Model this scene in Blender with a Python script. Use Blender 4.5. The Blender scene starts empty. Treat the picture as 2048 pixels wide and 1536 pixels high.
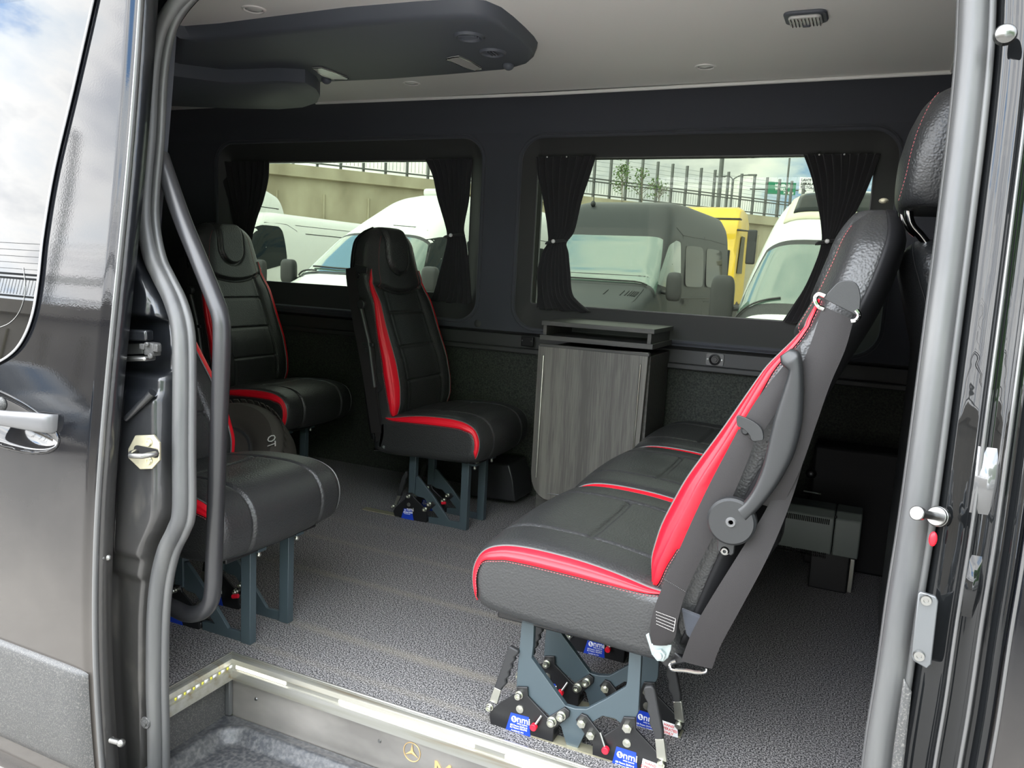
import bpy, bmesh, math, random
import numpy as np
from mathutils import Vector, Matrix
random.seed(7)
SC = bpy.context.scene
COL = SC.collection
PI = math.pi

# ---------------- camera ----------------
YAW, PIT, ROL, FPX = -0.42510742, -0.14369905, -0.05232801, 1563.90
CAM_Z = 0.95
def cam_axes():
    F = np.array([math.sin(YAW)*math.cos(PIT), math.cos(YAW)*math.cos(PIT), math.sin(PIT)])
    R0 = np.array([math.cos(YAW), -math.sin(YAW), 0]); D0 = np.cross(F, R0)
    R = math.cos(ROL)*R0 + math.sin(ROL)*D0; D = -math.sin(ROL)*R0 + math.cos(ROL)*D0
    return R, D, F
R_, D_, F_ = cam_axes()
cam_d = bpy.data.cameras.new('camera'); cam = bpy.data.objects.new('camera', cam_d); COL.objects.link(cam)
cam_d.sensor_fit = 'HORIZONTAL'; cam_d.sensor_width = 36.0; cam_d.lens = FPX/2048*36.0; cam_d.clip_start = .02; cam_d.clip_end = 500
cam.matrix_world = Matrix(((R_[0], -D_[0], -F_[0], 0), (R_[1], -D_[1], -F_[1], 0), (R_[2], -D_[2], -F_[2], CAM_Z), (0, 0, 0, 1)))
SC.camera = cam
CP = np.array([0, 0, CAM_Z])

# ---------------- view transform ----------------
SC.view_settings.view_transform = 'Standard'; SC.view_settings.look = 'None'
SC.view_settings.exposure = EXPO = 0.22; SC.view_settings.gamma = 1.0; SC.view_settings.use_curve_mapping = False

# ---------------- sky: broken bright cloud, brightest on the kerb side ----------------
W = bpy.data.worlds.new('overcast_sky'); SC.world = W; W.use_nodes = True
nt = W.node_tree; nt.nodes.clear()
def wn(t, **k):
    n = nt.nodes.new(t)
    for a, b in k.items(): setattr(n, a, b)
    return n
tc = wn('ShaderNodeTexCoord'); mp = wn('ShaderNodeMapping'); mp.inputs['Scale'].default_value = (1, 1, 2.2)
nt.links.new(tc.outputs['Generated'], mp.inputs[0])
n1 = wn('ShaderNodeTexNoise'); n1.inputs['Scale'].default_value = 2.6; n1.inputs['Detail'].default_value = 9; n1.inputs['Roughness'].default_value = .58
nt.links.new(mp.outputs[0], n1.inputs['Vector'])
r1 = wn('ShaderNodeValToRGB'); e = r1.color_ramp.elements
e[0].position = .36; e[0].color = (.22, .40, .72, 1); e[1].position = .43; e[1].color = (.80, .86, .92, 1)
x = e.new(.50); x.color = (1, 1, .99, 1); x = e.new(.60); x.color = (.60, .63, .68, 1); x = e.new(.75); x.color = (.95, .95, .94, 1)
nt.links.new(n1.outputs[0], r1.inputs[0])
dt = wn('ShaderNodeVectorMath', operation='DOT_PRODUCT'); dt.inputs[1].default_value = Vector((-.62, -.66, .42)).normalized()
nt.links.new(tc.outputs['Generated'], dt.inputs[0])
mr = wn('ShaderNodeMapRange', interpolation_type='SMOOTHSTEP'); mr.inputs[1].default_value = -.45; mr.inputs[2].default_value = .95
mr.inputs[3].default_value = 3.8; mr.inputs[4].default_value = 12.0
nt.links.new(dt.outputs['Value'], mr.inputs[0])
bg = wn('ShaderNodeBackground'); nt.links.new(r1.outputs[0], bg.inputs[0]); nt.links.new(mr.outputs[0], bg.inputs[1])
wo = wn('ShaderNodeOutputWorld'); nt.links.new(bg.outputs[0], wo.inputs[0])

# ---------------- pixel of the photo -> point at a chosen real depth ----------------
def ray(px, py): return R_*((px-1024)/FPX) + D_*((py-768)/FPX) + F_
def P(px, py, X=None, Y=None, Z=None):
    d = ray(px, py); a, v = (0, X) if X is not None else (1, Y) if Y is not None else (2, Z)
    t = (v-CP[a])/d[a]; return Vector(CP+d*t)
_pf = np.polyfit([-.35, -.1, .16, .367, .565, .758, .95, 1.189, 1.424, 1.6], [1.02, 1.004, .996, 1.003, 1.021, 1.046, 1.073, 1.103, 1.129, 1.145], 5)
def prof(z): return float(np.polyval(_pf, z))
def PS(px, py, off=0.0):
    p = P(px, py, Y=1.05)
    for _ in range(6): p = P(px, py, Y=prof(p.z)+off)
    return p

# ---------------- mesh building ----------------
class MB:
    def __init__(s): s.v = []; s.f = []
    def add(s, vs, fs):
        o = len(s.v); s.v += [tuple(map(float, v)) for v in vs]; s.f += [tuple(i+o for i in f) for f in fs]; return s
    def box(s, c, d, R=None):
        c = Vector(c); hx, hy, hz = d[0]/2, d[1]/2, d[2]/2
        vs = [Vector((x, y, z)) for x in (-hx, hx) for y in (-hy, hy) for z in (-hz, hz)]
        if R is not None: vs = [R @ v for v in vs]
        return s.add([v+c for v in vs], [(0, 1, 3, 2), (4, 6, 7, 5), (0, 4, 5, 1), (2, 3, 7, 6), (0, 2, 6, 4), (1, 5, 7, 3)])
    def bx(s, x0, x1, y0, y1, z0, z1): return s.box(((x0+x1)/2, (y0+y1)/2, (z0+z1)/2), (abs(x1-x0), abs(y1-y0), abs(z1-z0)))
    def rings(s, rs, closed=True, cap=True, loop=False):
        n = len(rs[0]); vs = [p for r in rs for p in r]; fs = []
        m = len(rs)
        for i in range(m if loop else m-1):
            for j in range(n if closed else n-1):
                a, b = i*n+j, i*n+(j+1) % n; c, d = ((i+1) % m)*n+(j+1) % n, ((i+1) % m)*n+j
                fs.append((a, b, c, d))
        if cap and not loop and closed: fs.append(tuple(range(n-1, -1, -1))); fs.append(tuple((m-1)*n+k for k in range(n)))
        return s.add(vs, fs)
    def tube(s, pts, r, n=10, loop=False, ry=None):
        pts = [Vector(p) for p in pts]; m = len(pts); rs = []; up = None
        for i, p in enumerate(pts):
            a = pts[(i-1) % m] if (loop or i) else p; b = pts[(i+1) % m] if (loop or i < m-1) else p
            t = (b-a).normalized() if (b-a).length > 1e-9 else Vector((0, 0, 1))
            if up is None:
                up = t.orthogonal().normalized()
            up = (up-t*up.dot(t)).normalized(); w = t.cross(up)
            rr = r[i] if isinstance(r, (list, tuple)) else r
            rs.append([p+up*math.cos(2*PI*k/n)*rr+w*math.sin(2*PI*k/n)*(ry or rr) for k in range(n)])
        return s.rings(rs, loop=loop)
    def cyl(s, a, b, r, n=20, r2=None): return s.tube([a, b], [r, r if r2 is None else r2], n)
    def prism(s, pts, vec):
        vec = Vector(vec); n = len(pts); a = [Vector(p) for p in pts]; b = [p+vec for p in a]
        return s.add(a+b, [tuple(range(n)), tuple(range(2*n-1, n-1, -1))]+[(i, (i+1) % n+0, (i+1) % n+n, i+n) for i in range(n)])
    def grid(s, fn, nu, nv):
        vs = [fn(i/nu, j/nv) for i in range(nu+1) for j in range(nv+1)]
        return s.add(vs, [(i*(nv+1)+j, (i+1)*(nv+1)+j, (i+1)*(nv+1)+j+1, i*(nv+1)+j+1) for i in range(nu) for j in range(nv)])
    def lathe(s, prof, c, ax='y', n=32):
        c = Vector(c); rs = []
        for r, h in prof:
            row = []
            for k in range(n):
                a = 2*PI*k/n; u, w = r*math.cos(a), r*math.sin(a)
                row.append(c+Vector({'y': (u, h, w), 'x': (h, u, w), 'z': (u, w, h)}[ax]))
            rs.append(row)
        return s.rings(rs)
    def ball(s, c, r, n=12, sc=(1, 1, 1)):
        c = Vector(c); rs = [[c+Vector((r*sc[0]*math.sin(t)*math.cos(2*PI*k/n), r*sc[1]*math.sin(t)*math.sin(2*PI*k/n), r*sc[2]*math.cos(t))) for k in range(n)] for t in [PI*(i+.02)/(n/2+.04) for i in range(n//2+1)]]
        return s.rings(rs)
    def build(s, name, mat, parent=None, bevel=0, seg=2, sharp=38, sub=0, solid=0, fix=True, **kw):
        me = bpy.data.meshes.new(name); me.from_pydata(s.v, [], s.f)
        if fix:
            bm = bmesh.new(); bm.from_mesh(me); bmesh.ops.recalc_face_normals(bm, faces=bm.faces); bm.to_mesh(me); bm.free()
        me.polygons.foreach_set('use_smooth', [True]*len(me.polygons))
        if sharp and not sub: me.set_sharp_from_angle(angle=math.radians(sharp))
        o = bpy.data.objects.new(name, me); COL.objects.link(o); me.materials.append(mat)
        if solid: m = o.modifiers.new('solid', 'SOLIDIFY'); m.thickness = solid; m.offset = 0
        if bevel: m = o.modifiers.new('bevel', 'BEVEL'); m.width = bevel; m.segments = seg; m.limit_method = 'ANGLE'; m.angle_limit = math.radians(35)
        if sub: m = o.modifiers.new('sub', 'SUBSURF'); m.levels = m.render_levels = sub
        if parent is not None:
            o.parent = parent
            if parent.type != 'EMPTY' or True: o.matrix_parent_inverse = Matrix.Identity(4)
            if 'loc' not in kw: o.location = -world_loc(parent) if kw.get('world', True) else (0, 0, 0)
        if kw.get('label'): o['label'] = kw['label']
        if kw.get('kind'): o['kind'] = kw['kind']
        return o
def world_loc(o):
    v = Vector(o.location); p = o.parent
    while p is not None: v += Vector(p.location); p = p.parent
    return v
def thing(name, label, cat, loc=(0, 0, 0), group=None):
    o = bpy.data.objects.new(name, None); COL.objects.link(o); o.location = loc; o.empty_display_size = .05
    o['label'] = label; o['category'] = cat
    if group: o['group'] = group
    return o
def tag(o, label, cat, group=None, kind=None):
    o['label'] = label; o['category'] = cat
    if group: o['group'] = group
    if kind: o['kind'] = kind
    return o
def struct(o, label=None):
    o['kind'] = 'structure'
    if label: o['label'] = label
    return o
def spline(pts, n):
    """Catmull-Rom through the points, n samples."""
    pts = [Vector(p) for p in pts]; m = len(pts)-1; out = []
    for k in range(n+1):
        t = k/n*m; i = min(int(t), m-1); u = t-i
        p0, p1, p2, p3 = pts[max(i-1, 0)], pts[i], pts[i+1], pts[min(i+2, m)]
        out.append(.5*((2*p1)+(p2-p0)*u+(2*p0-5*p1+4*p2-p3)*u*u+(3*p1-p0-3*p2+p3)*u**3))
    return out
def rrect(x0, x1, z0, z1, r, n=8):
    out = []
    for cx, cz, a0 in ((x1-r, z1-r, 0), (x0+r, z1-r, 90), (x0+r, z0+r, 180), (x1-r, z0+r, 270)):
        for k in range(n+1):
            a = math.radians(a0+90*k/n); out.append((cx+r*math.cos(a), cz+r*math.sin(a)))
    return out
def holed(outer, holes, to3, vec):
    """flat plate with holes, extruded by vec; to3 maps 2-D to 3-D."""
    bm = bmesh.new(); es = []
    for loop in [outer]+holes:
        vs = [bm.verts.new(to3(*p)) for p in loop]
        es += [bm.edges.new((vs[i], vs[(i+1) % len(vs)])) for i in range(len(vs))]
    bmesh.ops.triangle_fill(bm, edges=es, use_beauty=True, use_dissolve=False)
    r = bmesh.ops.extrude_face_region(bm, geom=list(bm.faces)); 
    nv = [g for g in r['geom'] if isinstance(g, bmesh.types.BMVert)]
    bmesh.ops.translate(bm, verts=nv, vec=Vector(vec)); bm.verts.index_update()
    mb = MB(); mb.add([v.co[:] for v in bm.verts], [[v.index for v in f.verts] for f in bm.faces]); bm.free(); return mb
def text(name, body, origin, U, V, size, mat, parent=None, off=.0006, depth=.0004, bold=0, shear=0, align='LEFT'):
    cu = bpy.data.curves.new(name, 'FONT'); cu.body = body; cu.size = size; cu.extrude = depth; cu.offset = bold; cu.shear = shear; cu.align_x = align
    cu.resolution_u = 2
    o = bpy.data.objects.new(name, cu); COL.objects.link(o); cu.materials.append(mat)
    U = Vector(U).normalized(); V = Vector(V); V = (V-U*V.dot(U)).normalized(); N = U.cross(V)
    M = Matrix((U, V, N)).transposed().to_4x4(); M.translation = Vector(origin)+N*off
    if parent is not None: o.parent = parent; M.translation = M.translation-world_loc(parent)
    me = bpy.data.meshes.new_from_object(o); me.name = name; mo = bpy.data.objects.new(name, me); COL.objects.link(mo)
    if not me.materials: me.materials.append(mat)
    mo.parent = o.parent; mo.matrix_basis = M; bpy.data.objects.remove(o); mo.name = name
    return mo

# ---------------- materials ----------------
def mat(name, col, rough=.5, metal=0, coat=0, ior=1.5, spec=.5, bump=None, noise=None, emit=None, sheen=0, trans=0, coat_ior=1.5, crough=.03, aniso=0):
    """noise=(scale,[(pos,colour),...],stretch); bump=(scale,strength,distance,kind)"""
    m = bpy.data.materials.new(name); m.use_nodes = True; t = m.node_tree; b = t.nodes['Principled BSDF']
    b.inputs['Base Color'].default_value = (*col, 1); b.inputs['Roughness'].default_value = rough; b.inputs['Metallic'].default_value = metal
    b.inputs['Coat Weight'].default_value = coat; b.inputs['Coat Roughness'].default_value = crough; b.inputs['Coat IOR'].default_value = coat_ior
    b.inputs['IOR'].default_value = ior; b.inputs['Specular IOR Level'].default_value = spec
    b.inputs['Sheen Weight'].default_value = sheen; b.inputs['Transmission Weight'].default_value = trans
    tcn = t.nodes.new('ShaderNodeTexCoord')
    if noise:
        mpn = t.nodes.new('ShaderNodeMapping'); mpn.inputs['Scale'].default_value = noise[2] if len(noise) > 2 else (1, 1, 1)
        t.links.new(tcn.outputs['Object'], mpn.inputs[0])
        nn = t.nodes.new('ShaderNodeTexNoise'); nn.inputs['Scale'].default_value = noise[0]; nn.inputs['Detail'].default_value = 4; t.links.new(mpn.outputs[0], nn.inputs['Vector'])
        rr = t.nodes.new('ShaderNodeValToRGB'); el = rr.color_ramp.elements
        for k, (pp, cc) in enumerate(noise[1]):
            x = el[k] if k < 2 else el.new(pp); x.position = pp; x.color = (*cc, 1)
        t.links.new(nn.outputs[0], rr.inputs[0]); t.links.new(rr.outputs[0], b.inputs['Base Color'])
    if bump:
        if bump[3] == 'voronoi': bn = t.nodes.new('ShaderNodeTexVoronoi'); bn.feature = 'SMOOTH_F1'; bn.inputs['Scale'].default_value = bump[0]
        elif bump[3] == 'wave': bn = t.nodes.new('ShaderNodeTexWave'); bn.inputs['Scale'].default_value = bump[0]; bn.inputs['Distortion'].default_value = .3
        else: bn = t.nodes.new('ShaderNodeTexNoise'); bn.inputs['Scale'].default_value = bump[0]; bn.inputs['Detail'].default_value = 3
        t.links.new(tcn.outputs['Object'], bn.inputs['Vector'])
        bb = t.nodes.new('ShaderNodeBump'); bb.inputs['Strength'].default_value = bump[1]; bb.inputs['Distance'].default_value = bump[2]
        t.links.new(bn.outputs[0], bb.inputs['Height']); t.links.new(bb.outputs[0], b.inputs['Normal'])
        if coat: t.links.new(bb.outputs[0], b.inputs['Coat Normal'])
    if emit: b.inputs['Emission Color'].default_value = (*emit[0], 1); b.inputs['Emission Strength'].default_value = emit[1]
    return m
M = {}
M['paint'] = mat('black_gloss_paint', (.004, .0045, .006), .35, coat=1, coat_ior=1.40, spec=0, bump=(260, .010, .002, 'noise'))
M['jamb'] = mat('black_jamb_paint', (.008, .009, .011), .3, coat=.6, coat_ior=1.45, crough=.08, bump=(14, .10, .02, 'noise'),
                noise=(14, [(.35, (.006, .007, .009)), (.62, (.012, .013, .015)), (.78, (.06, .057, .052))], (1, 1, .35)))
M['plasticdark'] = mat('dark_textured_plastic', (.05, .05, .05), .5, bump=(900, .3, .001, 'noise'), noise=(420, [(.5, (.045, .045, .045)), (.72, (.13, .125, .115))]))
M['rubber'] = mat('grey_rubber_seal', (.055, .056, .058), .42, spec=.6, bump=(60, .06, .002, 'noise'), noise=(30, [(.3, (.045, .046, .048)), (.7, (.085, .085, .083))], (1, 1, .08)))
M['leather'] = mat('black_leather', (.026, .0265, .027), .40, spec=.62, bump=(260, .6, .0014, 'voronoi'))
M['leather2'] = mat('black_side_leather', (.021, .022, .023), .40, spec=.6, bump=(270, .55, .0014, 'voronoi'))
M['shell'] = mat('black_seat_shell', (.010, .010, .011), .6, spec=.25)
M['jamb2'] = mat('black_gloss_jamb', (.006, .0065, .007), .35, spec=0, coat=1, coat_ior=1.42, crough=.02, bump=(9, .05, .02, 'noise'))
M['gapglint'] = mat('pale_gap_highlight', (.36, .36, .37), .35)
M['red'] = mat('red_leather', (.72, .006, .02), .42, bump=(60, .12, .003, 'noise'))
M['thread'] = mat('red_stitch_thread', (.42, .10, .11), .7)
M['piping'] = mat('grey_piping', (.10, .10, .10), .4)
M['frame'] = mat('blue_grey_enamel', (.046, .064, .074), .38)
M['lock'] = mat('black_powder_coat', (.010, .010, .011), .38)
M['zinc'] = mat('zinc_plate', (.62, .62, .55), .32, metal=1, bump=(80, .1, .001, 'noise'))
M['chrome'] = mat('chrome', (.50, .50, .50), .12, metal=1)
M['steelpale'] = mat('pale_zinc_bracket', (.36, .41, .41), .4, metal=.6)
M['blue'] = mat('blue_label', (.010, .045, .42), .4)
M['white'] = mat('white_print', (.85, .85, .85), .5)
M['redprint'] = mat('red_print', (.7, .08, .08), .5)
M['redplastic'] = mat('red_plastic_knob', (.75, .01, .03), .35)
M['grip'] = mat('black_grip', (.02, .02, .021), .6)
M['armplastic'] = mat('grey_moulded_plastic', (.020, .021, .022), .40, bump=(500, .08, .001, 'noise'))
M['fabric'] = mat('black_lining_fabric', (.045, .049, .060), .85, sheen=.2, bump=(500, .2, .001, 'noise'))
M['trimdark'] = mat('dark_window_trim', (.036, .037, .037), .6, bump=(300, .1, .001, 'noise'))
M['wallcarpet'] = mat('dark_green_grey_felt', (.02, .024, .021), .95, bump=(300, .5, .002, 'noise'), noise=(160, [(.35, (.018, .021, .019)), (.7, (.055, .060, .050))]))
M['ceiling'] = mat('grey_ceiling_vinyl', (.82, .81, .78), .6, bump=(14, .12, .01, 'noise'))
M['ceilingtrim'] = mat('pale_ceiling_trim', (.80, .79, .76), .35)
M['console'] = mat('dark_console_plastic', (.095, .105, .125), .55)
M['curtain'] = mat('black_curtain_cloth', (.014, .014, .016), .9, sheen=.2, bump=(900, .2, .0006, 'noise'))
M['alu'] = mat('brushed_aluminium', (.5, .5, .45), .32, metal=.8, bump=(30, .05, .002, 'noise'), noise=(9, [(.35, (.54, .53, .49)), (.58, (.46, .45, .39)), (.75, (.36, .29, .20))], (.3, 6, 6)))
M['steel'] = mat('scuffed_steel', (.36, .345, .33), .36, metal=.8, bump=(12, .05, .003, 'noise'), noise=(7, [(.35, (.34, .32, .295)), (.65, (.58, .545, .50))], (.5, 1, 1)))
M['tread'] = mat('black_step_plastic', (.035, .037, .04), .42, bump=(160, .25, .002, 'noise'), noise=(110, [(.4, (.032, .034, .038)), (.72, (.085, .085, .085))]))
M['gold'] = mat('gold_print', (.70, .48, .22), .35, metal=.5)
M['led'] = mat('led_strip', (.95, .93, .8), .4, emit=((1, .97, .86), 1.6))
M['ledyellow'] = mat('led_phosphor', (.75, .70, .08), .5)
M['tyre'] = mat('tyre_rubber', (.065, .058, .050), .7, bump=(60, .1, .002, 'noise'))
M['rim'] = mat('alloy_rim', (.42, .43, .44), .25, metal=.9)
M['heater'] = mat('grey_heater_plastic', (.13, .15, .135), .45)
M['hole'] = mat('dark_void', (.003, .003, .003), .9)
M['lens'] = mat('lamp_lens', (.55, .55, .53), .15, spec=.6)
M['belt'] = mat('black_belt_webbing', (.016, .014, .0145), .6, spec=.4, bump=(900, .4, .0005, 'noise'))
M['wiper'] = mat('black_wiper', (.02, .02, .02), .5)
M['tank'] = mat('black_powder_tube', (.022, .022, .024), .36, spec=.6, bump=(300, .06, .001, 'noise'))
M['brass'] = mat('yellow_zinc', (.62, .58, .42), .35, metal=.8, bump=(70, .15, .001, 'noise'))
M['screw'] = mat('screw_steel', (.30, .30, .29), .35, metal=1)
M['pin'] = mat('worn_steel_pin', (.16, .16, .155), .25, metal=1)
def dusty(m, z1, z0, col, amt):
    """road dust film on low paint: soft-edged dirt low on the body, plus painted ground reflection on the door"""
    t = m.node_tree; b = t.nodes['Principled BSDF']; L = t.links; N = t.nodes.new
    tc = N('ShaderNodeTexCoord'); sx = N('ShaderNodeSeparateXYZ'); ge = N('ShaderNodeNewGeometry'); L.new(ge.outputs['Position'], sx.inputs[0])
    n = N('ShaderNodeTexNoise'); n.inputs['Scale'].default_value = 6; n.inputs['Detail'].default_value = 8; L.new(ge.outputs['Position'], n.inputs['Vector'])
    ad = N('ShaderNodeMath'); ad.operation = 'MULTIPLY_ADD'; ad.inputs[1].default_value = .25; L.new(n.outputs[0], ad.inputs[0]); L.new(sx.outputs[2], ad.inputs[2])
    mr = N('ShaderNodeMapRange'); L.new(ad.outputs[0], mr.inputs[0]); mr.inputs[1].default_value = z1; mr.inputs[2].default_value = z0; mr.inputs[3].default_value = 0; mr.inputs[4].default_value = amt
    mx = N('ShaderNodeMixRGB'); src = b.inputs['Base Color'].links[0].from_socket if b.inputs['Base Color'].links else None; mx.inputs[1].default_value = b.inputs['Base Color'].default_value[:]
    if src: L.new(src, mx.inputs[1])
    mx.inputs[2].default_value = (*col, 1); L.new(mr.outputs[0], mx.inputs[0]); L.new(mx.outputs[0], b.inputs['Base Color'])
dusty(M['paint'], .72, .30, (.085, .076, .068), .75); dusty(M['jamb'], .75, .45, (.10, .092, .082), .28)  # on the door paint the brown also stands in for mirrored ground
def carpet_mat():
    m = mat('speckled_grey_carpet', (.1, .1, .1), .95, bump=(420, 1.0, .004, 'noise')); t = m.node_tree; b = t.nodes['Principled BSDF']
    L = t.links; N = t.nodes.new
    tc = N('ShaderNodeTexCoord')
    n = N('ShaderNodeTexNoise'); n.inputs['Scale'].default_value = 300; n.inputs['Detail'].default_value = 3; L.new(tc.outputs['Object'], n.inputs['Vector'])
    r = N('ShaderNodeValToRGB'); e = r.color_ramp.elements; e[0].position = .42; e[0].color = (.014, .014, .017, 1); e[1].position = .62; e[1].color = (.37, .355, .35, 1)
    L.new(n.outputs[0], r.inputs[0])
    sx = N('ShaderNodeSeparateXYZ'); L.new(tc.outputs['Object'], sx.inputs[0])
    wob = N('ShaderNodeTexNoise'); wob.inputs['Scale'].default_value = 2.2; wob.inputs['Detail'].default_value = 5; L.new(tc.outputs['Object'], wob.inputs['Vector'])
    tot = None
    for y0, w, a in ((1.41, .022, .5), (1.555, .03, .9), (1.865, .028, .9), (2.115, .028, .7), (2.30, .04, .3)):
        s = N('ShaderNodeMath'); s.operation = 'SUBTRACT'; L.new(sx.outputs[1], s.inputs[0]); s.inputs[1].default_value = y0
        s2 = N('ShaderNodeMath'); s2.operation = 'ABSOLUTE'; L.new(s.outputs[0], s2.inputs[0])
        mm = N('ShaderNodeMapRange'); mm.interpolation_type = 'SMOOTHSTEP'; L.new(s2.outputs[0], mm.inputs[0]); mm.inputs[1].default_value = 0; mm.inputs[2].default_value = w; mm.inputs[3].default_value = a; mm.inputs[4].default_value = 0
        if tot is None: tot = mm.outputs[0]
        else:
            ad = N('ShaderNodeMath'); ad.operation = 'ADD'; L.new(tot, ad.inputs[0]); L.new(mm.outputs[0], ad.inputs[1]); tot = ad.outputs[0]
    w2 = N('ShaderNodeMapRange'); L.new(wob.outputs[0], w2.inputs[0]); w2.inputs[1].default_value = .35; w2.inputs[2].default_value = .65; w2.inputs[3].default_value = .35; w2.inputs[4].default_value = 1
    xr = N('ShaderNodeMapRange'); L.new(sx.outputs[0], xr.inputs[0]); xr.inputs[1].default_value = -.3; xr.inputs[2].default_value = -.7; xr.inputs[3].default_value = 0; xr.inputs[4].default_value = 1
    mu = N('ShaderNodeMath'); mu.operation = 'MULTIPLY'; L.new(tot, mu.inputs[0]); L.new(w2.outputs[0], mu.inputs[1])
    mu2 = N('ShaderNodeMath'); mu2.operation = 'MULTIPLY'; mu2.use_clamp = True; L.new(mu.outputs[0], mu2.inputs[0]); L.new(xr.outputs[0], mu2.inputs[1])
    mu3 = N('ShaderNodeMath'); mu3.operation = 'MULTIPLY'; L.new(mu2.outputs[0], mu3.inputs[0]); mu3.inputs[1].default_value = .62
    mx = N('ShaderNodeMixRGB'); mx.inputs[2].default_value = (.27, .24, .19, 1); L.new(mu3.outputs[0], mx.inputs[0]); L.new(r.outputs[0], mx.inputs[1])
    L.new(mx.outputs[0], b.inputs['Base Color']); return m
M['carpet'] = carpet_mat()
def wood_mat():
    m = mat('grey_wood_laminate', (.1, .1, .1), .45); t = m.node_tree; b = t.nodes['Principled BSDF']; L = t.links; N = t.nodes.new
    tc = N('ShaderNodeTexCoord'); mp = N('ShaderNodeMapping'); mp.inputs['Scale'].default_value = (1, 1, .035); L.new(tc.outputs['Object'], mp.inputs[0])
    n = N('ShaderNodeTexNoise'); n.inputs['Scale'].default_value = 260; n.inputs['Detail'].default_value = 6; L.new(mp.outputs[0], n.inputs['Vector'])
    n2 = N('ShaderNodeTexNoise'); n2.inputs['Scale'].default_value = 24; n2.inputs['Detail'].default_value = 1; mp2 = N('ShaderNodeMapping'); mp2.inputs['Scale'].default_value = (1, 1, .02); L.new(tc.outputs['Object'], mp2.inputs[0]); L.new(mp2.outputs[0], n2.inputs['Vector'])
    a = N('ShaderNodeMath'); a.operation = 'ADD'; L.new(n.outputs[0], a.inputs[0]); L.new(n2.outputs[0], a.inputs[1])
    r = N('ShaderNodeValToRGB'); e = r.color_ramp.elements; e[0].position = .78; e[0].color = (.080, .076, .068, 1); e[1].position = 1.2; e[1].color = (.145, .139, .122, 1)
    h = N('ShaderNodeMath'); h.operation = 'MULTIPLY'; h.inputs[1].default_value = 1.0; L.new(a.outputs[0], h.inputs[0])
    sc = N('ShaderNodeMapRange'); sc.inputs[1].default_value = .7; sc.inputs[2].default_value = 1.3; L.new(h.outputs[0], sc.inputs[0]); e[0].position = .2; e[1].position = .85
    L.new(sc.outputs[0], r.inputs[0]); L.new(r.outputs[0], b.inputs['Base Color']); return m
M['wood'] = wood_mat()
M['woodedge'] = mat('dark_laminate_edge', (.045, .046, .042), .5, noise=(90, [(.3, (.035, .035, .033)), (.7, (.07, .068, .06))], (.08, 1, 1)))
def pane_mat(name, tint, refl=.12):
    m = bpy.data.materials.new(name); m.use_nodes = True; t = m.node_tree; t.nodes.clear(); N = t.nodes.new; L = t.links
    o = N('ShaderNodeOutputMaterial'); mx = N('ShaderNodeMixShader'); tr = N('ShaderNodeBsdfTransparent'); gl = N('ShaderNodeBsdfGlossy'); fr = N('ShaderNodeFresnel')
    tr.inputs[0].default_value = (*tint, 1); gl.inputs['Roughness'].default_value = .01; fr.inputs[0].default_value = 1.45
    fm = N('ShaderNodeMath'); fm.operation = 'MULTIPLY'; fm.inputs[1].default_value = .35; L.new(fr.outputs[0], fm.inputs[0]); L.new(fm.outputs[0], mx.inputs[0]); L.new(tr.outputs[0], mx.inputs[1]); L.new(gl.outputs[0], mx.inputs[2]); L.new(mx.outputs[0], o.inputs[0]); return m
M['pane'] = pane_mat('green_tinted_glass', (.46, .49, .43))

# =====================================================================================
# SETTING: cabin shell (x runs to the front of the van, y across it away from the kerb, z up; carpet at z = 0)
# =====================================================================================
GZ = -.56
struct(MB().bx(-70, 70, -60, 70, GZ-.1, GZ).build('ground', mat('pale_dry_asphalt', (.3, .29, .27), .85, noise=(60, [(.3, (.24, .225, .205)), (.7, (.38, .36, .33))])), sharp=0), 'pale dry asphalt yard')
SX, SYI, BX = -1.32, 1.354, .10      # step corner and B pillar
fl = MB().prism([(-3.35, 1.12, -.03), (SX, 1.12, -.03), (SX, SYI, -.03), (BX, SYI, -.03), (BX, 1.16, -.03), (1.25, 1.16, -.03), (1.25, 3.06, -.03), (-3.35, 3.06, -.03)], (0, 0, .03))
struct(fl.build('floor', M['carpet'], sharp=30), 'speckled grey carpet with dusty stripes')
# ---- window wall
o1 = rrect(-2.98, -1.515, .725, 1.49, .10); o2 = rrect(-1.352, .035, .715, 1.485, .10)
LY = 2.955
wl = holed([(-3.35, .70), (1.25, .70), (1.25, 1.50), (-3.35, 1.50)], [o1, o2], lambda x, z: (x, LY, z), (0, .012, 0))
struct(wl.build('wall_left', M['fabric'], sharp=30), 'black fabric lined wall with two window openings')
up = MB().rings([[(-3.35, LY, 1.50), (-3.35, 2.94, 1.56), (-3.35, 2.90, 1.61), (-3.35, 2.845, 1.638), (-3.35, 2.845, 1.70), (-3.35, 3.0, 1.70), (-3.35, 3.0, 1.50)], [(1.25, LY, 1.50), (1.25, 2.94, 1.56), (1.25, 2.90, 1.61), (1.25, 2.845, 1.638), (1.25, 2.845, 1.70), (1.25, 3.0, 1.70), (1.25, 3.0, 1.50)]])
struct(up.build('wall_upper', M['fabric'], sharp=50))
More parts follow.
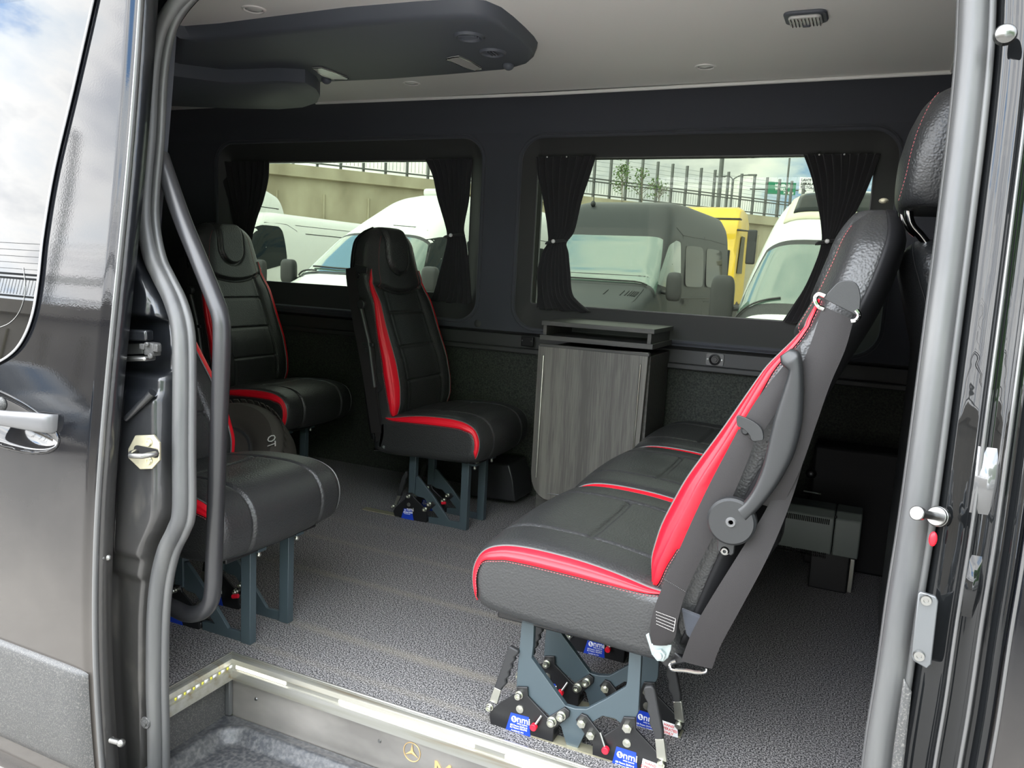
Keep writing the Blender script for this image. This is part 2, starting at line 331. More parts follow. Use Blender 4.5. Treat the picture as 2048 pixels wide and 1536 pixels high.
# lower wall: recess under the windows, panel band, ledge, felt panel
lw = MB().rings([[(x, 3.06, .705), (x, 2.975, .705), (x, 2.99, .69), (x, 2.975, .685), (x, 2.97, .635), (x, 3.06, .635)] for x in (-3.35, 1.25)])
struct(lw.build('wall_band', M['trimdark'], sharp=30))
ld = MB().bx(-3.35, 1.25, 2.945, 3.05, .614, .634)
struct(ld.build('trim_1', M['trimdark'], bevel=.004), 'narrow ledge along the window wall')
struct(MB().prism([(x, y, z) for x, y, z in ((-3.35, 2.975, .615), (-3.35, 3.01, -.01), (-3.35, 3.06, -.01), (-3.35, 3.06, .615))], (4.6, 0, 0)).build('wall_lower', M['wallcarpet'], sharp=30), 'dark felt panel below the ledge')
# window frames and panes
def window(n, oo, px0, px1, pz0, pz1):
    pi = rrect(px0, px1, pz0, pz1, .012); GYn = 3.02
    lip = [(x, LY-.002, z) for x, z in oo]
    fr = MB().rings([[(x, LY-.004, z) for x, z in oo], [((x-(px0+px1)/2)*.985+(px0+px1)/2, LY+.012, (z-(pz0+pz1)/2)*.975+(pz0+pz1)/2) for x, z in oo], [(x, GYn-.008, z) for x, z in pi], [(x, GYn+.012, z) for x, z in pi]], cap=False)
    f = struct(fr.build('window_frame_%d' % n, M['trimdark'], sharp=30)); f.name = 'trim_frame_%d' % n
    l = struct(MB().tube(lip, .009, 8, loop=True).build('trim_lip_%d' % n, M['fabric']))
    bdr = struct(MB().tube([(x, GYn-.006, z) for x, z in rrect(px0+.001, px1-.001, pz0+.001, pz1-.001, .012)], .003, 6, loop=True).build('trim_gasket_%d' % n, M['rubber']))
    p = struct(MB().bx(px0-.005, px1+.005, GYn, GYn+.004, pz0-.005, pz1+.005).build('window_%d' % n, M['pane'], sharp=30), 'green tinted side window pane')
window(1, o1, -2.93, -1.600, .835, 1.408)
window(2, o2, -1.300, -.045, .818, 1.409)
# outer wall skin around the panes (so daylight only enters through the glass)
sk = holed([(-3.45, -.5), (1.35, -.5), (1.35, 1.78), (-3.45, 1.78)], [rrect(-2.93, -1.60, .835, 1.408, .012), rrect(-1.30, -.045, .818, 1.409, .012)], lambda x, z: (x, 3.065, z), (0, .02, 0))
struct(sk.build('wall_outer', M['paint'], sharp=30))
jb = MB()
for a, b, c, d in ((-2.93, -1.60, .835, 1.408), (-1.30, -.045, .818, 1.409)):
    r = rrect(a, b, c, d, .012); jb.rings([[(x, 3.03, z) for x, z in r], [(x, 3.07, z) for x, z in r]], cap=False)
struct(jb.build('trim_reveal', M['hole'], sharp=0))
# ---- ceiling
CZ = 1.631
struct(MB().bx(-3.35, .14, 1.02, 2.86, CZ, CZ+.02).build('ceiling', M['ceiling'], sharp=30), 'grey vinyl covered ceiling panel')
struct(MB().tube([P(632, 206, Y=2.85), P(1100, 187.5, Y=2.85), P(1903, 144.5, Y=2.85)], .0065, 10).build('trim_2', M['ceilingtrim']), 'pale edge strip along the ceiling panel')
c1 = P(1903, 144.5, Y=2.85)
struct(MB().box(((c1.x+.008), 1.95, c1.z+.004), (.026, 1.82, .012)).build('trim_3', M['ceilingtrim'], bevel=.003), 'pale strip closing the front end of the ceiling')
struct(MB().bx(-3.45, 1.35, .95, 3.10, 1.76, 1.80).build('roof_skin', M['paint'], sharp=30))
struct(MB().bx(.165, 1.25, 1.05, 3.0, 1.66, 1.70).build('ceiling_front', M['fabric'], sharp=30))
# ---- rear wall, added dark closing wall, kerb side walls
struct(MB().bx(-3.40, -3.35, 1.0, 3.06, -.1, 1.76).build('wall_rear', M['fabric'], sharp=30), 'black lined rear wall')
struct(MB().bx(1.25, 1.30, 1.0, 3.06, -.1, 1.76).build('wall_added_dark', M['hole'], sharp=30))  # added near-black wall replacing the front cabin; keeps windscreen light out
def sidewall(name, x0, x1, off, m, z0=-.5, z1=1.66, th=.02, nx=2):
    mb = MB(); zs = np.linspace(z0, z1, 30); rs = []
    for x in np.linspace(x0, x1, nx): rs.append([(x, prof(z)+off, z) for z in zs]+[(x, prof(z)+off+th, z) for z in zs[::-1]])
    return mb.rings(rs).build(name, m, sharp=40)
struct(sidewall('wall_right', -3.35, -1.40, .13, M['fabric'], z0=-.1), 'black lined kerb side wall behind the opening')
struct(sidewall('wall_right_front', .16, 1.25, .13, M['fabric'], z0=-.1))
# headliner above the opening
struct(MB().bx(-3.35, 1.25, 1.0, 1.20, 1.585, 1.66).build('trim_4', M['fabric'], bevel=.02), 'black lining over the door opening')

# ---- step well
kz, tz = -.052, -.150
st = MB().bx(SX, BX, SYI-.012, SYI, tz-.04, -.03)
kp = thing('kick_plate', 'scuffed steel kick plate with star emblem under the aluminium floor edge', 'panel', (SX+.6, SYI, tz))
kpm = st.build('plate', M['steel'], kp, sharp=30)
def onriser(px, py): return P(px, py, Y=SYI-.0125)
# rivets
for px, py in ((512, 1398), (759, 1482)):
    q = onriser(px, py); MB().lathe([(0, -.002), (.0035, -.002), (.0045, 0)], q, 'y', 16).build('rivet', M['screw'], kp)
# star emblem
q = onriser(824, 1504); rr_ = .0205
em = MB().tube([q+Vector((rr_*math.cos(a), -.0005, rr_*1.05*math.sin(a))) for a in np.linspace(0, 2*PI, 49)[:-1]], .0010, 6, loop=True)
for k in range(3):
    a = PI/2+k*2*PI/3; t = q+Vector((rr_*.97*math.cos(a), -.0008, rr_*.97*math.sin(a))); 
    for sgn in (-1, 1):
        b = q+Vector((.0042*math.cos(a+sgn*PI/3), -.0008, .0042*math.sin(a+sgn*PI/3))); em.add([q+Vector((0, -.0022, 0)), b, t], [(0, 1, 2)])
em.build('star_emblem', M['gold'], kp, fix=False)
q = onriser(865, 1552)
text('lettering', 'Mercedes', q+Vector((0, 0, -.004)), (1, 0, 0), (0, 0, 1), .062, M['gold'], kp, off=.0008)
# side riser, corner post, tread
struct(MB().bx(SX-.02, SX, 1.14, SYI, tz-.02, -.045).build('trim_5', M['plasticdark'], bevel=.002), 'black riser at the rear end of the step')
struct(MB().bx(SX, SX+.016, SYI-.024, SYI-.012, tz, kz).build('trim_6', M['rubber'], bevel=.003), 'corner post of the step well')
tr = thing('step_tread', 'scratched black plastic step tread with a raised border inside the doorway', 'step', (SX+.6, 1.2, tz))
def treadz(u, v):
    x = SX+u*(BX-SX); y = .98+v*(SYI-.014-.98)
    dx = min(x-SX, BX-x)-.030; dy = min(SYI-.012-y, 9)-.030; d = min(dx, dy)
    if dx < .06 and dy < .06: d = min(.06-math.hypot(max(.06-dx, 0), max(.06-dy, 0)), d)
    k = max(0, min(1, d/.022)); k = k*k*(3-2*k)
    return (x, y, tz-.002-.028*k+.004*math.exp(-((d+.004)/.006)**2))
MB().grid(treadz, 150, 60).build('tread', M['tread'], tr, sharp=0, fix=False)
lipx = MB().rings([[(x, .972, tz-.07), (x, .972, tz-.005), (x, .985, tz+.004), (x, .998, tz-.004), (x, .998, tz-.07)] for x in (SX+.02, BX)])
lipx.build('sill_lip', M['plasticdark'], tr, sharp=30)
struct(MB().bx(-3.4, 1.3, .985, 1.03, -.42, -.19).build('trim_7', M['paint'], bevel=.01), 'black body sill under the step')
struct(MB().bx(SX-.3, BX+.3, 1.03, SYI+.1, -.22, -.195).build('trim_8', M['tread'], sharp=30))
# ---- aluminium edge (mitred L) with led strip
al = thing('floor_edge_strip', 'ribbed aluminium edge strip with lit diodes around the step opening', 'trim strip', (SX, SYI, 0))
def edge_ring(c):   # profile in (d outwards, z)
    return [(0, 0), (0, .0035), (-.004, .0045), (-.006, .003), (-.010, .0045), (-.013, .003), (-.016, .0045), (-.020, .0035), (-.024, .001), (-.0255, -.010), (-.022, -.012), (-.022, -.024), (-.0265, -.026), (-.0275, -.046), (-.0275, -.050), (-.010, -.050), (-.010, -.002)]
pr = edge_ring(0)
# outwards = -y for the long leg, +x for the short leg (both towards the step)
def at_edge(d, z, kind, t):
    if kind == 'corner': return (SX-d, SYI+d, z)
    if kind == 'long': return (t, SYI+d, z)
    return (SX-d, t, z)
MB().rings([[at_edge(d, z, 'corner', 0) for d, z in pr], [at_edge(d, z, 'long', BX) for d, z in pr]]).build('long_edge', M['alu'], al, sharp=25)
MB().rings([[at_edge(d, z, 'short', 1.125) for d, z in pr], [at_edge(d, z, 'corner', 0) for d, z in pr]]).build('short_edge', M['alu'], al, sharp=25)
led = MB()
for x0, x1 in ((-1.285, -1.13), (-.985, -.64), (-.575, -.36), (-.30, .08)):
    n = int((x1-x0)/.019)
    for k in range(n): led.bx(x0+k*.019, x0+k*.019+.0175, SYI-.0235, SYI-.0215, -.0215, -.0135)
led.build('diode_strip', M['led'], al, sharp=0)
yl = MB(); wl_ = MB()
for k in range(7):
    y = 1.315-k*.0255; yl.bx(SX+.0215, SX+.0235, y, y+.005, -.0215, -.0155); wl_.bx(SX+.0215, SX+.0232, y+.008, y+.019, -.0215, -.0145)
yl.build('diode', M['ledyellow'], al, sharp=0); wl_.build('diode_cover', M['ceilingtrim'], al, sharp=0)

# =====================================================================================
# BODY SIDE
# =====================================================================================
# ---- door seal
sealpx = [(420, -60), (385, -24), (352, 12), (328, 51), (314, 102), (306, 171), (301, 273), (292, 376), (291, 444), (304, 513), (322, 553), (345, 600), (360, 655), (364, 730), (363, 900), (363, 1020), (352, 1060), (333, 1100), (319, 1157), (312, 1227), (310, 1314), (310, 1384), (312, 1460), (313, 1560)]
sp = [PS(x, y, .10) for x, y in sealpx]; sealL = spline(sp, 110)
rpx = [(1950, -60), (1944, 100), (1930, 250), (1912, 400), (1892, 560), (1870, 730), (1848, 900), (1826, 1060), (1804, 1200), (1783, 1350), (1762, 1480), (1750, 1580)]
sealR = spline([PS(x, y, .06) for x, y in rpx], 80)
ds = thing('door_seal', 'grey rubber weather seal around the sliding door opening', 'door seal', tuple(sealL[60]))
def seal_strip(pts, s):
    mb = MB(); mb.tube(pts, .0180, 14)
    mb.tube([p+Vector((s*.022, .006, 0)) for p in pts], .0085, 10)
    return mb
seal_strip(sealL, 1).build('rear_run', M['rubber'], ds, sharp=0)
mr_ = MB(); mr_.tube(sealR, .0170, 14); mr_.tube([p+Vector((.019, -.003, 0)) for p in sealR], .0055, 8); mr_.tube([p+Vector((-.013, .010, 0)) for p in sealR], .0060, 8)
mr_.build('front_run', M['rubber'], ds, sharp=0)
# ---- C pillar jamb
zs_ = [p.z for p in sealL][::-1]; xs_ = [p.x for p in sealL][::-1]
def sealx(z): return float(np.interp(z, zs_, xs_))
cp = thing('door_pillar', 'black painted rear door pillar with latch striker and track end', 'pillar', (-1.38, 1.12, 0))
def ss(a, b, t): t = max(0, min(1, (t-a)/(b-a))); return t*t*(3-2*t)
def box2(x, z, x0, x1, z0, z1, s=.01): return ss(x0-s, x0+s, x)*(1-ss(x1-s, x1+s, x))*ss(z0-s, z0+s, z)*(1-ss(z1-s, z1+s, z))
stX = P(292, 905, Y=1.1).x
def jambY(u, v):
    z = -.42+v*(1.62+.42); xr = sealx(z)+.004; x = -1.62+u*(xr+1.62)
    y = prof(z)+.085
    y += .030*ss(xr-.050, xr-.030, x)*(1-.0*z)                       # channel beside the seal
    y += .030*box2(x, z, -1.60, -1.265, .705, .815, .007)           # track pocket
    y -= .012*box2(x, z, -1.375, xr-.045, .33, .665, .010)          # striker land
    y -= .006*box2(x, z, -1.40, -1.335, .82, .90, .005)
    y += .012*box2(x, z, -1.39, -1.30, -.30, .28, .012)
    y += .016*ss(.0, .012, (x+1.345)+.10*ss(1.0, 1.4, z))*ss(.86, .92, z)
    return (x, y, z)
MB().grid(jambY, 90, 330).build('jamb_panel', M['jamb'], cp, sharp=0, fix=False)
# inner return from the channel to the lining
MB().rings([[(sealx(z)+.002, prof(z)+.105, z) for z in np.linspace(-.2, 1.6, 60)], [(sealx(z)-.06, prof(z)+.128, z) for z in np.linspace(-.2, 1.6, 60)]], closed=False, cap=False).build('inner_lip', M['shell'], cp, sharp=0)
# bright crease above the striker
a, b = PS(252, 838, .066), PS(305, 785, .066)
MB().tube([a, b], [.006, .0085], 10).build('crease', M['chrome'] if False else M['jamb'], cp)
# striker plate
s0 = PS(291, 903, .066)
def sp_pt(px, py, o=.066): return PS(px, py, o)
pl = [sp_pt(*q) for q in ((275, 870), (311, 869), (323, 885), (323, 920), (308, 937), (285, 938), (261, 915), (261, 897))]
pmb = MB().prism(pl, (0, -.006, 0)); spl = pmb.build('striker_plate', M['brass'], cp, bevel=.0015)
q = sp_pt(293, 903, .059)
MB().prism([q+Vector((x, 0, z)) for x, z in rrect(-.034, .034, -.009, .009, .0088)], (0, -.0012, 0)).build('slot', M['hole'], spl, sharp=30)
MB().tube([q+Vector((-.026, .004, -.002)), q+Vector((-.024, -.016, -.004)), q+Vector((-.016, -.024, -.006)), q+Vector((.018, -.024, -.002)), q+Vector((.026, -.016, 0)), q+Vector((.028, .004, 0))], .0052, 10).build('latch_loop', M['screw'], spl)
for px, py in ((298, 885), (298, 922)):
    w = sp_pt(px, py, .0595); MB().lathe([(0, -.0025), (.003, -.0025), (.0035, -.004), (.007, -.004), (.0085, 0)], w, 'y', 20).build('screw', M['brass'], spl)
# track end: cover, rail, roller carriage
def rail_box(name, p0, p1, h, d, m, off, bev=.004):
    a, b = PS(*p0, off), PS(*p1, off); mb = MB(); mid = (a+b)/2; L_ = (b-a).length
    ang = math.atan2(b.z-a.z, b.x-a.x); mb.box(mid, (L_, d, h), Matrix.Rotation(-ang, 3, 'Y')); return mb.build(name, m, cp, bevel=bev)
rail_box('track_cover', (226, 668), (300, 671), .022, .02, M['jamb'], .075)
rail_box('track_rail', (215, 718), (302, 717), .010, .03, M['screw'], .075, .004)
rail_box('track_channel', (205, 699), (290, 697), .022, .012, M['rubber'], .095, .002)
ca = PS(305, 698, .078); mb = MB()
mb.box(ca, (.026, .02, .026)); mb.box(ca+Vector((.018, -.004, .004)), (.012, .012, .016)); mb.box(ca+Vector((-.016, -.006, .004)), (.014, .014, .012)); mb.cyl(ca+Vector((.012, -.012, -.012)), ca+Vector((.012, -.018, -.012)), .006); mb.cyl(ca+Vector((.0, -.010, .010)), ca+Vector((0, -.016, .010)), .005)
mb.build('roller_carriage', M['plasticdark'], cp, bevel=.002)
# pins, rubber buffers and small screws on the pillar
for px, py, r, n_, m_ in ((233, 622, .007, 'screw', 'plasticdark'), (215, 1115, .007, 'screw', 'screw'), (218, 897, .012, 'buffer', 'rubber')):
    w = PS(px, py, .04); MB().ball(w, r, 12, (1.3, 1, 1)).build(n_, M[m_], cp)
w = PS(290, 1446, .08); MB().lathe([(0, -.004), (.006, -.004), (.0065, -.001), (.012, -.001), (.013, .002)], w, 'y', 20).build('screw', M['plasticdark'], cp)
# lower guide pin at the door foot
w = PS(222, 1480, .02); MB().cyl(w, w+Vector((.03, 0, .003)), .006).ball(w+Vector((.03, 0, .003)), .0085, 12).build('guide_pin', M['screw'], cp)

# ---- sliding door, pushed back along the outside
DX0, DX1 = -2.6, -1.344
dr = thing('sliding_door', 'glossy black sliding door pushed open, mirroring clouds and a fence', 'van door', (-1.8, 1.05, 0))
hc = PS(-22, 829); HX, HZ = PS(122, 829).x-hc.x, .056
def skinY(x, z):
    y = prof(z)
    d = math.sqrt(((x-hc.x)/HX)**2+((z-hc.z-(x-hc.x)*-.12)/HZ)**2)
    if d < 1.0: y += .030*(1-d*d)**.6
    y += .006*ss(-1.366, -1.344, x)
    y += .0022*math.sin((z-.2)*5.2)*ss(.5, .9, z)*0
    return y
zz = np.concatenate([np.linspace(-.42, .5, 60), np.linspace(.51, .70, 90), np.linspace(.71, 1.62, 70)])
xx = np.concatenate([np.linspace(DX0, hc.x-HX, 30), np.linspace(hc.x-HX+.002, hc.x+HX+.002, 110), np.linspace(hc.x+HX+.004, DX1, 26)])
MB().rings([[(x, skinY(x, z), z) for z in zz] for x in xx], closed=False, cap=False).build('door_skin', M['paint'], dr, sharp=0)
ze = np.linspace(-.42, 1.62, 80)
MB().rings([[(DX1, prof(z)+.006, z), (DX1+.0035, prof(z)+.007, z), (DX1+.0045, prof(z)+.012, z), (DX1+.0035, prof(z)+.018, z), (DX1-.004, prof(z)+.018, z), (DX1-.004, prof(z)+.008, z)] for z in ze]).build('door_edge', mat('lit_edge_paint', (.10, .10, .10), .3, coat=.8, coat_ior=1.5), dr, sharp=0)  # grey base colour paints the lit look of the black edge
MB().rings([[(DX1-.003, prof(z)+.018, z), (DX1+.002, prof(z)+.020, z), (DX1+.002, prof(z)+.050, z), (DX1-.02, prof(z)+.060, z)] for z in ze], closed=False, cap=False).build('door_flange', M['jamb'], dr, sharp=0)
MB().rings([[(DX1-.02, prof(z)+.060, z), (DX0, prof(z)+.060, z)] for z in ze], closed=False, cap=False).build('door_back', M['plasticdark'], dr, sharp=0)
# window glass
wpx = [(193, -20), (150, 170), (110, 340), (88, 470), (78, 560), (66, 630), (46, 680), (18, 712), (-30, 738)]
wb = spline([PS(x, y, -.0035) for x, y in wpx], 60)
gl = MB(); rows = []
for p in wb: rows.append([(DX0+.3+(p.x-DX0-.3)*u, 0, p.z) for u in (0, .25, .5, .75, .9, 1)])
rows = [[(x, prof(z)-.0035, z) for x, _, z in r] for r in rows]
gl.rings(rows, closed=False, cap=False); gw = gl.build('door_glass', mat('dark_privacy_glass', (.003, .0035, .004), .01, ior=1.45), dr, sharp=0)
MB().tube([p+Vector((.0005, -.0025, 0)) for p in wb], .0024, 8).build('glass_gap_highlight', M['gapglint'], dr)  # pale tube painted as the highlight along the flush glass gap
wl2 = spline([PS(x, y, -.0045) for x, y in ((46, 535), (50, 580), (40, 620), (20, 645), (-8, 657))], 30); MB().tube(wl2, .0005, 6).build('glass_print_line', M['screw'], dr)
# handle: rim and bar
rim = [Vector((hc.x+(HX+.001)*math.cos(a), 0, hc.z+(HX)*math.cos(a)*-.12+(HZ+.001)*math.sin(a))) for a in np.linspace(0, 2*PI, 65)[:-1]]
for p in rim: p.y = prof(p.z)-.0005
MB().tube(rim, .0022, 8, loop=True).build('handle_rim', M['paint'], dr)
h0, h1 = PS(-60, 828, -.022), PS(100, 848, -.012); h2 = PS(121, 847, .006)
rs = []
for k in range(13):
    t = k/12; c = h0.lerp(h1, t/.8) if t < .8 else h1.lerp(h2, (t-.8)/.2); hgt = .0165+.0035*ss(.3, .7, t)-.002*ss(.85, 1, t)
    rs.append([c+Vector((0, .008*math.cos(a), hgt*math.sin(a))) for a in np.linspace(0, 2*PI, 17)[:-1]])
MB().rings(rs).build('handle', mat('satin_black_handle', (.085, .085, .088), .33, spec=.7), dr, sharp=0)
lk = PS(3, 808, .004); MB().ball(lk, .016, 16, (1, .5, 1)).build('handle_lock', M['plasticdark'], dr)
# lower moulding
mz = [(.110, 0), (.108, -.008), (.10, -.0115), (.085, -.013), (-.01, -.016), (-.10, -.014), (-.125, -.006), (-.13, 0)]
e = []
for x in (DX0, -1.414, -1.369, -1.355, -1.350):
    k = 1 if x < -1.374 else (.8 if x < -1.364 else .35 if x < -1.352 else .05)
    e.append([(x, prof(z)+d*k+.0005, z-(0 if k == 1 else (.006*(1-k))*(1 if z > 0 else -1))) for z, d in mz])
MB().rings(e, closed=False, cap=False).build('side_moulding', M['plasticdark'], dr, sharp=60)
# edge bolts and roller seen past the flange
for px, py in ((205, 1116), (226, 1478)):
    w = PS(px, py, .03); MB().lathe([(0, -.004), (.005, -.004), (.006, 0)], w, 'y', 16).build('bolt', M['screw'], dr)
w = PS(209, 783, .035); MB().lathe([(0, -.006), (.010, -.006), (.018, -.002), (.021, .002)], w, 'y', 24).build('side_roller', M['screw'], dr)
w = PS(284, 78, .06); MB().cyl(w+Vector((-.012, 0, .006)), w+Vector((.012, .004, -.002)), .006).ball(w+Vector((-.012, 0, .006)), .011, 12, (.6, 1, 1)).build('hinge_pin', M['screw'], cp)

# ---- B pillar and the front door skin
bp = thing('front_door_pillar', 'black painted front door pillar carrying a chrome guide pin and contact plate', 'pillar', (.12, 1.1, .5))
rz = [p.z for p in sealR][::-1]; rx = [p.x for p in sealR][::-1]
def sx(z): return float(np.interp(z, rz, rx))
zb = np.linspace(-.42, 1.62, 120)
cross = [(.010, .085), (.018, .080), (.024, .070), (.030, .050), (.040, .045), (.052, .046), (.056, .036), (.060, .026), (.064, .030), (.074, .031), (.078, .022), (.084, .018), (.088, .022), (.094, .022), (.097, .010), (.101, .004), (.104, .004)]
MB().rings([[(sx(z)+dx, prof(z)+o, z) for dx, o in cross] for z in zb], closed=False, cap=False).build('jamb_panel', M['jamb2'], bp, sharp=0)
# raised folded edges, base colour lightened to paint in their highlights
edge_m = mat('black_edge_highlight', (.06, .06, .06), .22, coat=1, coat_ior=1.5)
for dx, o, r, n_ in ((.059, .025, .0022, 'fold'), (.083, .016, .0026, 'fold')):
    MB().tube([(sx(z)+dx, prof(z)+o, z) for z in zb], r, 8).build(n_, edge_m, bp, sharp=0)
for z0, z1, r in ((.70, .76, .012), (.575, .63, .009)):
    mb = MB(); zq = np.linspace(z0-.01, z1+.01, 12)
    mb.rings([[(sx(z)+.069+w_*r*1.2, prof(z)+.030-.010*math.sin(PI*(z-z0+.01)/(z1-z0+.02))*(1-w_*w_*.5), z) for w_ in np.linspace(-1, 1, 9)] for z in zq], closed=False, cap=False)
    mb.build('pressed_dimple', edge_m if z0 > .65 else M['jamb2'], bp, sharp=0)  # upper dimple takes the lightened highlight colour
w0, w1 = PS(1838, 1027, -.01), PS(1876, 1033, .035)
gp = MB().tube([w1, w0], .0050, 16); d_ = (w1-w0).normalized()
gp.cyl(w0-d_*.007, w0+d_*.004, .0088, 20, .008); gp.cyl(w1-d_*.002, w1+d_*.006, .0130, 24); gp.cyl(w1-d_*.006, w1-d_*.002, .012, 24)
gpo = gp.build('guide_pin', M['pin'], bp, bevel=.001)
ce = MB().prism([PS(x, y, .034) for x, y in ((1840, 1180), (1871, 1190), (1876, 1200), (1862, 1325), (1853, 1334), (1826, 1318), (1822, 1308), (1836, 1184))], (0, -.006, 0))
cpl = ce.build('contact_plate', mat('grey_cast_plate', (.13, .135, .14), .35, metal=.6), bp, bevel=.0015)
for px, py in ((1852, 1200), (1838, 1311)):
    w = PS(px, py, .028); MB().lathe([(0, -.002), (.0025, -.002), (.003, -.0035), (.006, -.0035), (.007, 0)], w, 'y', 18).build('screw', M['screw'], cpl)
w = PS(1866, 1078, .03); MB().ball(w, .008, 12, (.6, .5, 1.2)).build('red_wire_clip', M['red'], bp)
w = PS(2011, 68, .02); MB().lathe([(0, -.006), (.006, -.006), (.011, -.003), (.013, .003)], w, 'y', 20).build('screw', M['pin'], bp)
MB().prism([PS(x, y, .035) for x, y in ((1807, 1352), (1823, 1380), (1806, 1536), (1795, 1590), (1776, 1590), (1786, 1500))], (0, -.008, 0)).build('lower_bracket', M['plasticdark'], bp, bevel=.003)
fd = thing('front_door', 'glossy black front door skin mirroring trees and parked vans', 'van door', (.6, 1.03, .5))
xq = [(.108, .014), (.108, .004), (.1105, -.001), (.117, -.003), (.14, -.004)]
MB().rings([[(sx(z)+dx, prof(z)+o, z) for dx, o in xq]+[(x, prof(z)-.004, z) for x in (.4, .7, 1.2)] for z in zb], closed=False, cap=False).build('door_skin', M['paint'], fd, sharp=0)
MB().tube([(sx(z)+.1105, prof(z)-.0005, z) for z in zb], .0022, 8).build('door_edge', edge_m, fd, sharp=0)

# =====================================================================================
# SEATS (local: x forward, y across, z up; x = 0 at the foot of the backrest)
# =====================================================================================
def interp(zs, vs, z): return float(np.interp(z, zs, vs))
FZ = [.256, .334, .435, .504, .595, .696, .825, .93, 1.0, 1.05, 1.081]
FX = [.030, .026, .016, .003, -.035, -.095, -.165, -.215, -.238, -.250, -.262]
BZ = [.256, .334, .487, .62, .765, .902, .966, 1.037, 1.075, 1.081]
BXx = [-.055, -.094, -.150, -.187, -.237, -.300, -.320, -.335, -.330, -.325]
WZ = [.256, .45, .60, .75, .86, .93, 1.0, 1.05, 1.075]
WW = [.205, .215, .214, .208, .198, .190, .170, .150, .138]
def smooth_tab(zs, vs, z):
    t = 0; w = 0
    for k in range(-3, 4): g = math.exp(-k*k/4); t += g*interp(zs, vs, z+k*.012); w += g
    return t/w
def groove(d, w=.004, a=.0035): return a*1.6*math.exp(-(d/(w*1.25))**2)
def back_pt(z, th, shear=0, eps=0):
    """th: angle round the section, 0 = forward, pi/2 = +y side"""
    zt = 1.090; q = 1.0
    zz = z
    if z > 1.02: q = math.sqrt(max(0, 1-((z-1.02)/(zt-1.02))**2))*.999+.001
    xf = smooth_tab(FZ, FX, min(zz, 1.075)); xb = smooth_tab(BZ, BXx, min(zz, 1.075)); w = smooth_tab(WZ, WW, zz)
    cx, hx = (xf+xb)/2, (xf-xb)/2
    hx *= q**.8; w *= .25+.75*q if z > 1.02 else 1
    n = 4.2; c, s = math.cos(th), math.sin(th)
    r = (abs(c)**n+abs(s)**n)**(-1/n); y = w*r*s; x = hx*r*c
    d = 0
    if c > .2 and abs(s) < .97:
        ya = abs(y)
        if .40 < z < .875: d += groove(ya-.118*w/.2, .0035, .0045)
        if .40 < z < .87 and ya < .118*w/.2:
            for zs_ in (.52, .645, .77): d += groove(z-zs_, .0035, .004)
        if z < .885: d -= .018*ss(.09, .17, ya)*(1-ss(.80, .88, z))*ss(.36, .45, z)   # bolsters
        zl = .842+1.3*y*y; d += groove(z-zl, .0035, .006)*(1-ss(.6, .85, abs(s)))
        if z > zl: d -= .012*ss(0, .02, z-zl)*(1-ss(.45, .80, abs(s)))
        # U-shaped pad in the headrest
        if z > .90:
            rr = .072; zc = .985
            dist = (math.hypot(y, z-zc)-rr) if z < zc else (ya-rr)
            d += groove(dist, .0035, .0045)
            if dist < 0: d -= .011*ss(0, .015, -dist)
    x -= d; x += eps*c; y += eps*s
    return Vector((cx+x+shear*(z-.4), y, z))
def back_mesh(shear, n=250, m=240):
    rs = []
    for i in range(m+1):
        t = i/m; z = .262+(1.0895-.262)*(t if t < .9 else .9+.1*math.sin((t-.9)/.1*PI/2))
        rs.append([back_pt(z, 2*PI*(k+.5)/n, shear) for k in range(n)])
    return MB().rings(rs)
CPROF = [(-.045, .255), (-.05, .33), (-.045, .385), (.02, .398), (.09, .412), (.17, .421), (.265, .423), (.325, .414), (.362, .392), (.380, .352), (.376, .305), (.355, .275), (.30, .262), (.15, .255)]
def closed_spline(pts, n):
    m = len(pts); out = []
    for k in range(n):
        t = k/n*m; i = int(t); u = t-i; p = [np.array(pts[(i+j-1) % m]) for j in range(4)]
        out.append(.5*((2*p[1])+(p[2]-p[0])*u+(2*p[0]-5*p[1]+4*p[2]-p[3])*u*u+(3*p[1]-p[0]-3*p[2]+p[3])*u**3))
    return out
CS = closed_spline(CPROF, 230); NC = len(CS)
def cnorm(i):
    t = CS[(i+1) % NC]-CS[(i-1) % NC]; t = t/np.linalg.norm(t); return np.array([-t[1], t[0]])
if sum((CS[i][0]-.15)*cnorm(i)[0] for i in range(NC)) < 0: CN = [-cnorm(i) for i in range(NC)]
else: CN = [cnorm(i) for i in range(NC)]
CW, CR = .222, .034
def cush_pt(i, y, eps=0):
    p = CS[i]; n = CN[i]; d = 0; ya = abs(y)
    if ya > CW-CR: k = (ya-(CW-CR))/CR; d += CR*(1-math.sqrt(max(0, 1-k*k)))
    top = n[1] > .1 or (p[0] > .33 and n[0] > .3)
    if top:
        d -= .012*(1-(ya/CW)**2)
        d += groove(ya-.122, .0035, .0045)
        if ya < .122 and n[1] > .5: d += groove(p[0]-.17, .004, .004)
        if n[1] > .5: d += .010*math.exp(-((ya/.11)**4))*ss(-.02, .1, p[0])*(1-ss(.22, .34, p[0]))
    q = p-n*d+n*eps
    return Vector((q[0], y, q[1]))
def cush_mesh():
    ys = [CW*math.sin(t)*0+v for v, t in [(0, 0)]][:0]
    inner = list(np.linspace(-(CW-CR), CW-CR, 121)); edge = [CW-CR+CR*math.sin(a) for a in np.linspace(0, PI/2, 9)[1:]]
    ys = [-e for e in edge[::-1]]+inner+edge
    return MB().rings([[cush_pt(i, y) for i in range(NC)] for y in ys])
